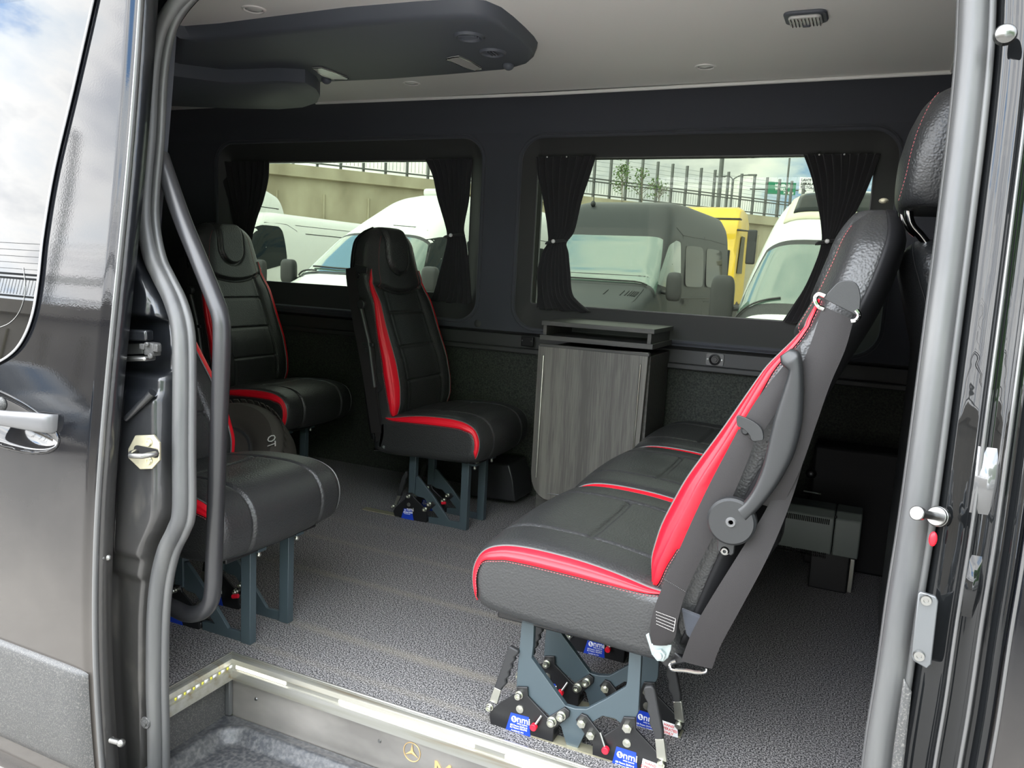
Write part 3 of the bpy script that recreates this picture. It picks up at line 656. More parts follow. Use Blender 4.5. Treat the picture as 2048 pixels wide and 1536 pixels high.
def cush_gusset(s):
    """red crescent on the side: between the top piping and the side panel seam"""
    idx = [i for i in range(NC) if (CN[i][1] > .35 and CS[i][0] > -.02) or (CS[i][0] > .30 and CN[i][0] > .2 and CS[i][1] > .285)]
    idx.sort(key=lambda i: math.atan2(CS[i][1]-.30, CS[i][0]-.15), reverse=True)
    n = len(idx); vs = []; outer = []; inn = []
    for k, i in enumerate(idx):
        t = k/(n-1); wd = .0015+.026*math.sin(PI*min(1, t*1.35))**.8*(1-ss(.55, .75, t)) + .012*ss(.5, .7, t)*(1-ss(.9, 1, t))
        row = []
        for j in range(9):
            u = j/8; d = .006+wd*u; r = CR
            y = CW-CR+math.sqrt(max(0, r*r-(r-min(d, r))**2)); bulge = .0030+.004*math.sin(PI*u)-.0035*math.exp(-((u-.5)/.07)**2)
            q = CS[i]-CN[i]*(d)+CN[i]*.001; row.append(Vector((q[0], s*(y+bulge), q[1])))
        vs.append(row); outer.append(row[0]); inn.append(row[-1])
    return MB().rings(vs, closed=False, cap=False), outer, inn
def back_gusset(s, shear):
    rows = []; outer = []; inn = []
    for k in range(61):
        t = k/60; z = .385+t*(.93-.385); wd = .02+1.02*max(0, math.sin(PI*(t**.8)))**.75
        a0 = .80; row = []
        for j in range(13):
            u = j/12; th = a0+(.60 if shear > .1 else .72)*u*min(1, wd)*(1-.55*t); p = back_pt(z, s*th if s > 0 else -th, shear, .0025+.0055*math.sin(PI*u)-.004*math.exp(-((u-.5)/.06)**2)); row.append(p)
        rows.append(row); outer.append(row[0]); inn.append(row[-1])
    return MB().rings(rows, closed=False, cap=False), outer, inn
def stitches(pts, off, step=2):
    mb = MB(); pts = [Vector(p) for p in pts]
    L_ = 0; acc = [0]
    for a, b in zip(pts, pts[1:]): L_ += (b-a).length; acc.append(L_)
    n = int(L_/.0062)
    def at(s_):
        i = min(max(int(np.searchsorted(acc, s_))-1, 0), len(pts)-2); return pts[i].lerp(pts[i+1], (s_-acc[i])/max(1e-6, acc[i+1]-acc[i]))
    for k in range(n):
        a, b = at(k*.0062)+off, at(k*.0062+.0040)+off; mb.tube([a, b], .0007, 4)
    return mb
def put(mb, name, m, root, **kw):
    o = mb.build(name, m, root, world=False, **kw); o.location = (0, 0, 0); return o
def seat_pad(root, shear=0, names=('seat_cushion', 'backrest')):
    """cushion with gussets + backrest with gussets, in root's own frame"""
    c = put(cush_mesh(), names[0], M['leather'], root, sharp=0)
    b = put(back_mesh(shear), names[1], M['leather'], root, sharp=0)
    for s in (-1, 1):
        g, o, i = cush_gusset(s); put(g, 'red_gusset', M['red'], c, sharp=0, label='red side gusset')
        put(MB().tube(o, .0021, 6), 'piping', M['piping'], c)
        put(stitches(i, Vector((0, s*.0008, -.003))), 'stitching', M['thread'], c, sharp=0)
        g, o, i = back_gusset(s, shear); put(g, 'red_gusset', M['red'], b, sharp=0, label='red side gusset')
        put(MB().tube(o, .0021, 6), 'piping', M['piping'], b)
        put(stitches(i, Vector((-.003, s*.0012, 0))), 'stitching', M['thread'], b, sharp=0)
        e = [back_pt(z, s*.63, shear, .0012) for z in np.linspace(.86, 1.06, 40)]
        put(stitches(e, Vector((0, 0, 0))), 'stitching', M['thread'], b, sharp=0)
    return c, b
def copy_tree(o, parent=None):
    c = o.copy(); COL.objects.link(c)
    if parent is not None: c.parent = parent
    for ch in [x for x in bpy.data.objects if x.parent == o]: copy_tree(ch, c)
    return c
def hexnut(mb, c, r, h, s=-1):
    c = Vector(c); mb.prism([c+Vector((r*math.cos(a), 0, r*math.sin(a))) for a in np.linspace(.3, .3+2*PI, 7)[:-1]], (0, s*h, 0)); mb.cyl(c+Vector((0, s*h, 0)), c+Vector((0, s*(h+.004), 0)), r*.55, 14)
def socketbolt(mb, c, r, h, s=-1):
    c = Vector(c); mb.lathe([(0, s*(h-.004)), (r*.45, s*(h-.004)), (r*.5, s*h), (r*.92, s*h), (r, s*(h-.0015)), (r, 0), (r*1.15, 0), (r*1.15, s*.0015)][::-1] if False else [(r*1.25, 0), (r*1.25, s*.002), (r, s*.002), (r, s*(h-.001)), (r*.9, s*h), (r*.5, s*h), (r*.45, s*(h-.005)), (0, s*(h-.005))], c, 'y', 20)

# ---- bench floor lock and leg frame, drawn in the plane of the near leg frame, as metres relative to (X, Z)
def O6(x, y, Y=1.40): 
    p = P(940+.2246*x, 1220+.2246*y, Y=Y); return p
def in_plane(pts, Y, fn=O6, dx=0, dy=0, dz=0): return [Vector((p.x+dx, Y+dy, p.z+dz)) for p in (fn(*q, Y) for q in pts)]
FRAME = [(465, 40), (572, 50), (562, 330), (548, 430), (850, 855), (935, 880), (1035, 885), (1215, 790), (1385, 685), (1398, 640), (1418, 360), (1528, 375), (1500, 910), (1470, 970), (1470, 1060), (1340, 1010), (1290, 970), (1180, 945), (1090, 1000), (1020, 1110), (945, 1262), (872, 1255), (810, 1040), (640, 880), (520, 780), (412, 690), (420, 560)]
LOCKL = [(415, 685), (510, 690), (515, 770), (690, 960), (840, 868), (885, 905), (880, 955), (745, 1060), (735, 1195), (540, 1150), (180, 1010), (172, 930), (185, 895), (262, 830), (410, 742)]
LOCKR = [(1365, 955), (1470, 962), (1475, 1065), (1680, 1285), (1745, 1340), (1745, 1400), (1690, 1420), (1700, 1500), (1480, 1500), (1090, 1320), (1090, 1190), (1035, 1130), (940, 980), (990, 925), (1040, 945), (1180, 1130), (1330, 1030)]
def legunit(parent_fn, Y, dy, locks=('L', 'R'), front=True, dx=0):
    pass
def add_label(lk, pts, Y, dx=0, small=True, s=-1):
    a = in_plane(pts, Y, dx=dx); l = MB().prism(a, (0, s*.0008, 0)).build('label', M['blue'], lk, sharp=30, label='blue maker label')
    tl, tr_, bl = a[0], a[1], a[3]; U = (tr_-tl); w = U.length; U.normalize(); V = Vector((0, 0, 1)); 
    base = tl.lerp(a[3], .36)+U*(w*.10)
    h = (tl-bl).length
    y0 = Vector((0, s*.0009, 0))
    text('print', 'nmi', tl+U*(w*.36)+Vector((0, 0, -h*.36))+y0, U, V, w*.50, M['white'], lk, bold=w*.004)
    text('print', 'safety systems', tl+U*(w*.38)+Vector((0, 0, -h*.46))+y0, U, V, w*.10, M['white'], lk)
    q = tl+U*(w*.20)+Vector((0, 0, -h*.27))+y0
    mb = MB().prism([q+U*(w*.15*math.cos(a_))+V*(w*.17*math.sin(a_)) for a_ in np.linspace(0, 2*PI, 22)[:-1]], (0, s*.0003, 0)); d = mb.build('print', M['white'], lk, sharp=30)
    mb = MB()
    for k in ((-.03, .07, .035, .05), (-.0, -.02, .025, .11), (.06, -.06, .06, .02)):
        c = q+U*(w*k[0])+V*(w*k[1]); mb.prism([c+U*(w*k[2]*math.cos(a_))+V*(w*k[3]*math.sin(a_)) for a_ in np.linspace(0, 2*PI, 12)[:-1]], (0, s*.0006, 0))
    mb.build('print', M['blue'], lk, sharp=30)
    for k, (tx, sz) in enumerate((('GB Patent 2347615', .135), ('EU Patent 1024994', .135), ('Tel 0208 000 1994', .09), ('www.nmi-safety', .09))):
        text('print', tx, tl+U*(w*(.0 if k < 2 else .08))+Vector((0, 0, -h*(.60+.115*k-(.0 if k < 2 else -.03))))+y0, U, V, w*sz*(.9 if k < 2 else 1), M['white'], lk, bold=0)
def floor_lock(root, kind, Y, dx=0, label=True, s=-1, handle=True):
    """one black floor lock with its bolts, lever and label"""
    lk = MB().prism(in_plane(LOCKL if kind == 'L' else LOCKR, Y, dx=dx), (0, .006, 0)).build('floor_lock', M['lock'], root, bevel=.0012)
    foot = [(180, 1010), (540, 1150), (735, 1195), (735, 1120), (520, 1060), (172, 930)] if kind == 'L' else [(1090, 1320), (1480, 1500), (1700, 1500), (1690, 1420), (1480, 1400), (1090, 1240)]
    MB().prism(in_plane(foot, Y, dx=dx, dy=.006), (0, .032, 0)).build('lock_base', M['lock'], lk, bevel=.004)
    z = MB()
    class BB:
        def __getattr__(s, k):
            def f(*a, **kw): m_ = MB(); getattr(m_, k)(*a, **kw); m_.build('bolt', M['zinc'], lk, sharp=30)
            return f
    b = BB()
    if kind == 'L':
        for q, r in (((440, 755), .0068), ((815, 940), .0078), ((732, 990), .0082)): m_ = MB(); socketbolt(m_, in_plane([q], Y, dx=dx)[0], r, .012); m_.build('bolt', M['zinc'], lk, sharp=30)
        c = in_plane([(445, 882)], Y, dx=dx)[0]; b.lathe([(.0088, 0), (.0082, -.002), (0, -.0028)], c, 'y', 20)
        c = in_plane([(178, 862)], Y, dx=dx)[0]; m_ = MB(); socketbolt(m_, c, .0065, .010); m_.build('bolt', M['zinc'], lk, sharp=30)
        kn, pin = (583, 1022), (640, 940)
        lab = [(365, 912), (525, 955), (540, 1148), (315, 1072)]
        grip = [(338, 345), (352, 318), (435, 365), (428, 395), (395, 420), (402, 450), (368, 482), (378, 520), (345, 550), (352, 590), (318, 620), (325, 660), (295, 690), (277, 716), (215, 690)]
        link = [(215, 690), (273, 718), (238, 842), (170, 812)]
        y0, yt = Y-.002, .012
    else:
        for q, r in (((1405, 1040), .0098), ((1000, 1000), .0092), ((1080, 1105), .0090)): m_ = MB(); hexnut(m_, in_plane([q], Y, dx=dx)[0], r, .008); m_.build('bolt', M['zinc'], lk, sharp=30)
        c = in_plane([(1397, 1185)], Y, dx=dx)[0]; b.lathe([(.0088, 0), (.0082, -.002), (0, -.0028)], c, 'y', 20)
        c = in_plane([(1705, 1365)], Y, dx=dx)[0]; m_ = MB(); hexnut(m_, c, .0085, .008); m_.build('bolt', M['zinc'], lk, sharp=30)
        kn, pin = (1220, 1226), (1160, 1090)
        lab = [(1305, 1215), (1480, 1270), (1495, 1490), (1250, 1420)]
        grip = [(1550, 690), (1570, 668), (1625, 665), (1650, 700), (1720, 1060), (1725, 1142), (1648, 1142), (1640, 1080), (1600, 1000), (1605, 940), (1580, 880), (1590, 820), (1560, 770)]
        link = [(1650, 1142), (1727, 1142), (1755, 1350), (1735, 1345), (1665, 1310)]
        y0, yt = Y-.006, .014
        hb = in_plane([(1540, 1322), (1690, 1378), (1695, 1500), (1515, 1460)], Y, dx=dx)
        MB().prism(hb, (0, -.0008, 0)).build('label', M['white'], lk, sharp=30, label='white hand operated only label')
        U = (hb[1]-hb[0]).normalized()
        for k, tx in enumerate(('HAND', 'OPERATED', 'ONLY')):
            text('print', tx, hb[0]+U*.016+Vector((0, -.0009, -.0085-.0085*k)), U, (0, 0, 1), .0075, M['redprint'], lk, bold=.0001, align='CENTER')
    if handle:
        MB().prism(in_plane(grip, Y, dx=dx, dy=y0-Y), (0, yt, 0)).build('lever_grip', M['grip'], lk, bevel=.003)
        MB().prism(in_plane(link, Y, dx=dx, dy=y0-Y+.003), (0, yt-.006, 0)).build('lever_link', M['zinc'], lk, bevel=.0008)
    a = in_plane([kn], Y, dx=dx)[0]; c = in_plane([pin], Y, dx=dx)[0]
    MB().tube([a+Vector((0, -.008, 0)), c], .0028, 8).build('release_pin', M['screw'], lk)
    MB().cyl(a+Vector((0, -.014, 0)), a+Vector((.0, -.004, .0)), .0072, 14).build('red_knob', M['redplastic'], lk, bevel=.001)
    if label: add_label(lk, lab, Y, dx=dx)
    return lk

# ---- the three-place bench facing the rear of the van
bench = thing('bench_seat', 'three-place black leather bench with red gussets facing the single seats', 'bench seat', (-.45, 2.1, 0))
BY = [1.605, 2.150, 2.690]; CWS = .545
def bench_pads():
    tmpl = []
    for k, y0 in enumerate(BY):
        for kind in ('c', 'b'):
            pass
SWY = 1.20          # each place is a little wider than a single seat
proto = thing('seat_cushion', 'x', 'x')
pc, pb = seat_pad(proto)
for k, y0 in enumerate(BY):
    for src, nm in ((pc, 'seat_cushion'), (pb, 'backrest')):
        c = copy_tree(src, bench); c.name = nm
        c.location = Vector((-.300, y0, 0))-bench.location; c.rotation_euler = (0, 0, PI); c.scale = (1, SWY, 1)
for k, y0 in enumerate(BY):
    rs = []
    for z in np.linspace(.30, 1.085, 50): rs.append([Vector((-.300-p.x, y0-p.y*SWY, p.z)) for p in (back_pt(z, th, 0, .006) for th in np.linspace(PI*.62, PI*1.38, 30))])
    MB().rings(rs, closed=False, cap=False).build('back_shell', M['shell'], bench, sharp=0, solid=.006)
def kill(o):
    for ch in [x for x in bpy.data.objects if x.parent == o]: kill(ch)
    bpy.data.objects.remove(o)
kill(proto)
NEARY = BY[0]-CW*SWY          # near flank of the first cushion
# cushion base frame, leg frames, locks
MB().bx(-.64, -.30, 1.40, 2.9, .235, .262).build('seat_base', M['lock'], bench, bevel=.004)
for Y in (1.40, 1.55):
    MB().prism(in_plane(FRAME, 1.40, dy=Y-1.40), (0, .012, 0)).build('leg_frame', M['frame'], bench, bevel=.0012)
def shifted_frame(Y):
    MB().prism(in_plane(FRAME, 1.40, dy=Y-1.40), (0, .012, 0)).build('leg_frame', M['frame'], bench, bevel=.0012)
for Y in (2.44, 2.59): shifted_frame(Y)
hb = MB()
for q in ((710, 215),): hb.lathe([(.010, 0), (.010, -.001), (.006, -.001), (.0058, .004), (0, .004)], in_plane([(504, 300)], 1.40, dy=.15)[0], 'y', 18)
hb.build('bolt', M['screw'], bench)
def lock_at(kind, dY, label=True):
    lk = floor_lock(bench, kind, 1.394, label=label); 
    lk.location = lk.location+Vector((0, dY, 0)); return lk
for dY in (0, .15, 1.04, 1.19):
    for kind in 'LR': lock_at(kind, dY)
# middle lock seen beneath the cushion, with its release lever plate
ml = lock_at('L', .40); ml.location += Vector((.03, 0, 0))
# latch plate under the cushion edge, belt anchor, wire loop
lp = [P(x, y, Y=1.375) for x, y in ((1215, 1270), (1290, 1282), (1300, 1300), (1296, 1312), (1212, 1292))]
MB().prism(lp, (0, .03, 0)).build('latch_plate', M['brass'], bench, bevel=.002)
AY = NEARY-.016
def PA(x, y, o=0): return P(x, y, Y=AY+o)
an = [PA(*q) for q in ((1291, 1270), (1298, 1266), (1303, 1288), (1343, 1290), (1342, 1300), (1336, 1316), (1327, 1324), (1314, 1322), (1303, 1309))]
anc = MB().prism(an, (0, .003, 0)).build('belt_anchor', M['steelpale'], bench, bevel=.0012)
hb = MB(); hexnut(hb, PA(1320, 1308), .0115, .007); hb.build('anchor_bolt', M['steelpale'], anc, bevel=.0006)
lp = [PA(*q, .01) for q in ((1352, 1322), (1342, 1326), (1340, 1332), (1346, 1339), (1372, 1341), (1398, 1345), (1412, 1343), (1414, 1336))]
MB().tube(spline(lp, 24), .0034, 8).build('belt_loop', M['chrome'], bench)
MB().prism([PA(x, y, .02) for x, y in ((1300, 1300), (1345, 1300), (1375, 1325), (1330, 1335))], (0, .05, 0)).build('seat_base', M['lock'], bench, bevel=.003)
# side leather trim piece under the backrest (folded dark fabric)
MB().prism([PA(x, y, .012) for x, y in ((1362, 1218), (1402, 1234), (1392, 1290), (1372, 1270))], (0, .01, 0)).build('trim_flap', M['fabric'], bench, bevel=.003)
def band(name, le, re, m, root, n=40, th=.0016, dy=None, wav=0):
    """belt between two pixel-drawn edges at given depths: entries (px, py, depth offset)"""
    a = spline([PA(*q) for q in le], n); b = spline([PA(*q) for q in re], n); rs = []
    for k, (p, q) in enumerate(zip(a, b)):
        row = [p.lerp(q, u)+Vector((0, -wav*math.sin(PI*u), 0)) for u in np.linspace(0, 1, 9)]; rs.append(row+[v+Vector((0, th, 0)) for v in row[::-1]])
    return MB().rings(rs).build(name, m, root, sharp=50)
# shoulder belt: from the hood guide, behind the arm, to the tongue, down to the anchor
bl1 = band('belt_webbing', [(1646, 612, -.012), (1620, 690, -.010), (1590, 760, -.008), (1565, 820, -.004), (1540, 930, 0), (1500, 1000, .004)], [(1707, 640, -.012), (1690, 700, -.012), (1660, 770, -.010), (1632, 850, -.006), (1600, 940, -.002), (1560, 1020, .004)], M['belt'], bench, wav=.003)
bl2 = band('belt_webbing', [(1600, 690, .002), (1560, 740, -.002), (1520, 790, -.006), (1493, 832, -.010), (1478, 862, -.012)], [(1612, 760, .002), (1585, 790, -.002), (1556, 820, -.006), (1530, 858, -.010), (1512, 884, -.012)], M['belt'], bench, wav=.002)
bl3 = band('belt_webbing', [(1477, 858, -.012), (1452, 905, -.013), (1418, 970, -.013), (1380, 1050, -.012), (1345, 1130, -.012), (1318, 1190, -.012), (1302, 1240, -.012), (1301, 1268, -.010), (1306, 1290, -.008)], [(1508, 884, -.012), (1492, 930, -.013), (1462, 1000, -.013), (1428, 1070, -.012), (1392, 1140, -.012), (1370, 1190, -.012), (1356, 1240, -.012), (1350, 1275, -.010), (1334, 1291, -.008)], M['belt'], bench, wav=.002)
# the other strand: behind the arm down to the wire loop
bl4 = band('belt_webbing', [(1580, 930, .006), (1550, 985, .002), (1520, 1040, -.004), (1470, 1120, -.010), (1420, 1200, -.012), (1385, 1262, -.010), (1362, 1322, -.004)], [(1606, 925, .010), (1588, 985, .006), (1562, 1055, -.002), (1528, 1130, -.010), (1480, 1220, -.012), (1442, 1290, -.010), (1424, 1338, -.004)], M['belt'], bench, wav=.001)
# stitching box on the strap
sb = MB()
for k in range(5):
    a_, b_ = PA(1312+.2*k, 1223+k*6.2, -.0155), PA(1352-1.0*k, 1238+k*6.4, -.0155)
    for t in np.linspace(0, 1, 15)[:-1]: sb.tube([a_.lerp(b_, t), a_.lerp(b_, t+.045)], .0006, 4)
for k in range(8):
    a_ = PA(1351-.5*k, 1240+k*3, -.0155); sb.box(a_, (.001, .001, .002))
sb.build('belt_stitching', M['thread'] if False else mat('pale_thread', (.55, .52, .5), .7), bl3, sharp=0)
sb = MB(); a_, b_ = PA(1328, 1158, -.0145), PA(1372, 1184, -.0145)
for t in np.linspace(0, 1, 15)[:-1]: sb.tube([a_.lerp(b_, t), a_.lerp(b_, t+.04)], .0005, 4)
sb.build('belt_stitching', M['piping'], bl3, sharp=0)
# tongue (latch plate on the webbing) and stop button
tg = spline([PA(*q, -.016) for q in ((1474, 832), (1480, 830), (1505, 840), (1524, 856), (1528, 876), (1520, 880), (1506, 880), (1500, 868), (1488, 856), (1476, 850))]+[PA(1474, 832, -.016)], 40)
tm = MB().prism(tg[:-1], (0, -.008, 0)); tm.build('belt_tongue', M['armplastic'], bench, bevel=.0025)
MB().lathe([(0, -.004), (.004, -.004), (.0065, -.002), (.007, 0)], PA(1491, 862, -.0145), 'y', 18).build('belt_button', M['armplastic'], bench)
# hood guide at the shoulder
hd = [PA(*q, -.012) for q in ((1646, 597), (1668, 572), (1680, 563), (1700, 561), (1715, 570), (1721, 592), (1719, 622), (1712, 630))]
hdm = MB().prism(spline(hd, 30), (0, .012, 0)); hdo = hdm.build('belt_guide', M['armplastic'], bench, bevel=.005, seg=3)
for q in (((1650, 592), (1637, 588), (1630, 598), (1636, 612), (1648, 618)), ((1712, 620), (1718, 630), (1712, 640), (1702, 642))):
    MB().tube(spline([PA(*p_, -.012) for p_ in q], 16), .0036, 8).build('guide_loop', M['chrome'], hdo)
# armrest: pivot disc, bracket, long curved arm
q = PA(1463, 1043, -.026); R0_ = .0400
ar = MB().lathe([(0, -.006), (R0_-.004, -.006), (R0_, -.002), (R0_, .012), (0, .012)], q, 'y', 48).build('armrest_pivot', M['armplastic'], bench, sharp=40)
MB().lathe([(0, -.006), (.0035, -.006), (.0045, -.0085), (.0072, -.0085), (.009, -.006)], q, 'y', 24).build('pivot_screw', M['piping'], ar)
br = MB().prism([PA(*p_, -.012) for p_ in ((1436, 1062), (1472, 1072), (1468, 1108), (1462, 1112), (1434, 1102))], (0, .006, 0)).build('armrest_bracket', M['armplastic'], bench, bevel=.002)
sc_ = MB(); socketbolt(sc_, PA(1450, 1101, -.010), .006, .006); sc_.build('bracket_screw', M['screw'], br)
arm_l = [(1560, 712), (1563, 728), (1575, 738), (1577, 745), (1566, 780), (1550, 830), (1538, 880), (1526, 930), (1510, 970), (1492, 998), (1476, 1012)]
arm_r = [(1582, 697), (1596, 701), (1603, 715), (1607, 745), (1608, 790), (1604, 850), (1590, 905), (1568, 950), (1545, 985), (1520, 1015), (1496, 1040)]
al_, ar_ = spline([PA(*p_, -.020) for p_ in arm_l], 50), spline([PA(*p_, -.020) for p_ in arm_r], 50)
rs = []
for k, (a_, b_) in enumerate(zip(al_, ar_)):
    c_ = (a_+b_)/2; h_ = (b_-a_)/2; dp = .020*min(1, .45+k/14)
    rs.append([c_+h_*(abs(math.cos(t))**.7*(1 if math.cos(t) > 0 else -1))+Vector((0, -dp*.75*(abs(math.sin(t))**.7*(1 if math.sin(t) > 0 else -1)), 0)) for t in np.linspace(0, 2*PI, 25)[:-1]])
MB().rings(rs).build('armrest', M['armplastic'], bench, sharp=60)
# small hook tag and headrest button
MB().tube([PA(1503, 885, .004), PA(1494, 913, .004), PA(1489, 921, .004)], .0012, 6).build('belt_clip', M['screw'], bench)
q = P(1768, 397, Y=1.5); MB().ball(q+Vector((0, 0, -.004)), .008, 12, (1, 1, .6)).build('top_button', M['brass'], bench)
# black shell behind the near backrest
shp0 = [PA(*p_, .03) for p_ in ((1812, 470), (1760, 640), (1700, 745), (1640, 880), (1590, 985), (1540, 1085), (1490, 1170), (1440, 1260), (1425, 1340), (1460, 1330), (1530, 1180), (1585, 1075), (1650, 940), (1725, 800), (1790, 640), (1830, 480))]

# wheel-like plastic end seen behind the strap: lumbar housing
MB().prism([P(x, y, Y=1.85) for x, y in ((1538, 990), (1556, 1020), (1565, 1050), (1560, 1085), (1535, 1120), (1505, 1150))], (0, .1, 0)).build('recline_housing', M['armplastic'], bench, bevel=.02)

# ---- single seats facing the front of the van
def O3(x, y, Y=2.452): return P(680+.2344*x, 720+.2344*y, Y=Y)
def single(name, label, x0, yc, shear, lo=0, group='single seats facing the bench'):
    root = thing(name, label, 'passenger seat', (x0, yc, 0), group)
    seat_pad(root, shear)
    # leg structure drawn for the middle seat (near leg plane y = 2.452), reused by offset
    dx, dy = x0-(-1.575), yc-2.60
    ox = Vector((-1.575, 2.60, 0))
    def L(pts, o=0): return [Vector((O3(*q).x, 2.452+o+lo, O3(*q).z))-ox for q in pts]
    for o in (0, .138):
        fp = L([(1072, 850), (1072, 1447)], o); put(MB().bx(fp[0].x-.015, fp[0].x+.015, fp[0].y-.0, fp[0].y+.022, 0, .268), 'front_post', M['frame'], root, bevel=.0015)
        rp = L([(622, 775), (622, 1130)], o); put(MB().bx(rp[0].x-.014, rp[0].x+.014, rp[0].y, rp[0].y+.022, .10, .272), 'rear_post', M['frame'], root, bevel=.0015)
        put(MB().prism(L([(645, 995), (660, 998), (800, 1180), (925, 1372), (1020, 1388), (1020, 1447), (750, 1400), (750, 1342), (835, 1350), (712, 1182), (650, 1165), (608, 1130), (640, 1110)], o+.004), (0, .010, 0)), 'foot_plate', M['frame'], root, bevel=.001)
        lk = put(MB().prism(L([(575, 1130), (622, 1132), (632, 1170), (720, 1260), (790, 1205), (815, 1235), (740, 1300), (742, 1385), (640, 1375), (470, 1335), (458, 1290), (470, 1262), (560, 1180)], o-.003), (0, .006, 0)), 'floor_lock', M['lock'], root, bevel=.001)
        put(MB().prism(L([(458, 1290), (640, 1340), (742, 1350), (742, 1385), (640, 1375), (470, 1335)], o+.003), (0, .03, 0)), 'lock_base', M['lock'], lk, bevel=.003)
        for q, r in (((588, 1160), .0062), ((765, 1228), .0068), ((728, 1272), .0070), ((458, 1247), .0055)): m_ = MB(); socketbolt(m_, L([q], o-.003)[0], r, .010); put(m_, 'bolt', M['zinc'], lk, sharp=30)
        b = MB(); b.lathe([(.0075, 0), (.007, -.002), (0, -.0028)], L([(590, 1232)], o-.003)[0], 'y', 18)
        put(b, 'bolt', M['zinc'], lk, sharp=30)
        put(MB().prism(L([(562, 948), (578, 962), (570, 1000), (560, 1010), (556, 1050), (546, 1062), (540, 1105), (530, 1120), (520, 1160), (492, 1155), (505, 1090), (530, 1000)], o-.004), (0, .012, 0)), 'lever_grip', M['grip'], lk, bevel=.002)
        put(MB().prism(L([(490, 1155), (520, 1162), (482, 1240), (462, 1232)], o-.002), (0, .008, 0)), 'lever_link', M['zinc'], lk, bevel=.0006)
        a = L([(550, 1264), (616, 1272), (636, 1372), (526, 1352)], o-.004)
        put(MB().prism(a, (0, -.0008, 0)), 'label', M['blue'], lk, sharp=30, label='blue maker label')
        U = (a[1]-a[0]); w = U.length; U.normalize()
        for tx, fx, fz, sz in (('nmi', .40, .30, .62), ('GB Patent 2347615', .0, .56, .15), ('EU Patent 1024994', .0, .68, .15), ('www.nmi-safety', .1, .86, .12)):
            t_ = text('print', tx, a[0]+U*w*fx+Vector((0, -.0014, -fz*.024)), U, (0, 0, 1), w*sz, M['white'], None); t_.parent = lk; t_.matrix_basis = t_.matrix_basis
        c = a[0]+U*w*.18+Vector((0, -.0009, -.005)); put(MB().prism([c+Vector((.0028*math.cos(t), 0, .0034*math.sin(t))) for t in np.linspace(0, 2*PI, 15)[:-1]], (0, -.0005, 0)), 'print', M['white'], lk)
        if o: 
            c = L([(760, 1290)], o-.012)[0]; put(MB().cyl(c, c+Vector((-.016, -.004, -.004)), .006, 12), 'red_knob', M['redplastic'], lk)
    # seat pan and clamps
    put(MB().bx(-.03, .34, -.16, .16, .250, .266), 'seat_pan', M['lock'], root, bevel=.003)
    for o in (0, .138):
        fp = L([(1095, 845)], o)[0]; g = MB(); g.bx(fp.x, fp.x+.034, fp.y-.004, fp.y+.024, .246, .254); put(g, 'clamp', M['frame'], root, bevel=.001)
        g = MB(); g.cyl(fp+Vector((.022, .010, .262-fp.z)), fp+Vector((.022, .010, .238-fp.z)), .0045); g.box(fp+Vector((.022, .010, .258-fp.z)), (.024, .02, .003)); g.ball(fp+Vector((.022, .010, .236-fp.z)), .0062, 10); put(g, 'clamp_bolt', M['zinc'], root, bevel=.0006)
    # black shell over the back, hood guide, belts, recliner dial
    rs = []
    for z in np.linspace(.30, 1.085, 50):
        rs.append([back_pt(z, th, shear, .006) for th in np.linspace(PI*.60, PI*1.40, 30)])
    put(MB().rings(rs, closed=False, cap=False), 'back_shell', M['shell'], root, sharp=0, solid=.006)
    def bk(z, th, e): return back_pt(z, th, shear, e)
    rs = []
    for k in range(40):
        t = k/39; z = .93-t*.60; th = -PI*(.50+.10*(1-t)); c = bk(z, th, .018); c.x += -.012*math.sin(PI*t); c.x = min(c.x, .02) if t < .95 else c.x
        wv = Vector((.022, 0, .004)); rs.append([c-wv, c+wv, c+wv+Vector((0, .0016, 0)), c-wv+Vector((0, .0016, 0))])
    put(MB().rings(rs), 'belt_webbing', M['belt'], root, sharp=50)
    rs = []
    for k in range(30):
        t = k/29; c = bk(.66-t*.36, -PI*.5, .010); c.x = c.x*(1-t*.75)-.02*t; c.x -= .02*math.sin(PI*t); wv = Vector((.020, 0, .006)); rs.append([c-wv, c+wv, c+wv+Vector((0, .0016, 0)), c-wv+Vector((0, .0016, 0))])
    put(MB().rings(rs), 'belt_webbing', M['belt'], root, sharp=50)
    c = bk(.80, -PI*.45, .014); g = MB().cyl(c+Vector((0, -.018, 0)), c, .016, 18); put(g, 'armrest_end', M['armplastic'], root, bevel=.003)
    g = MB().tube([c+Vector((-.004, -.008, -.012)), bk(.66, -PI*.47, .012)+Vector((0, -.004, 0)), bk(.50, -PI*.49, .012)+Vector((.0, -.002, 0))], .009, 10, ry=.005); put(g, 'armrest', M['armplastic'], root)
    c = bk(.655, -PI*.5, .016); put(MB().box(c, (.05, .008, .014)).box(c+Vector((0, 0, -.028)), (.022, .006, .03)), 'belt_tongue', M['armplastic'], root, bevel=.002)
    c = bk(.50, -PI*.45, .006); put(MB().lathe([(0, -.004), (.016, -.004), (.018, 0)], c, 'y', 24), 'recline_dial', M['armplastic'], root)
    c = bk(.925, -PI*.40, .012); put(MB().prism([c+Vector(v) for v in ((-.03, 0, .02), (.03, 0, .01), (.028, 0, -.012), (-.035, 0, -.012))], (0, .01, 0)), 'belt_guide', M['armplastic'], root, bevel=.003)
    g = MB()
    for s, z in ((-1, .905), (1, .90)):
        c = bk(z, s*PI*.42, .010); g.tube([c+Vector((-.010, 0, .008)), c+Vector((0, s*.008, 0)), c+Vector((-.010, 0, -.010))], .003, 8)
    put(g, 'guide_loop', M['chrome'], root)
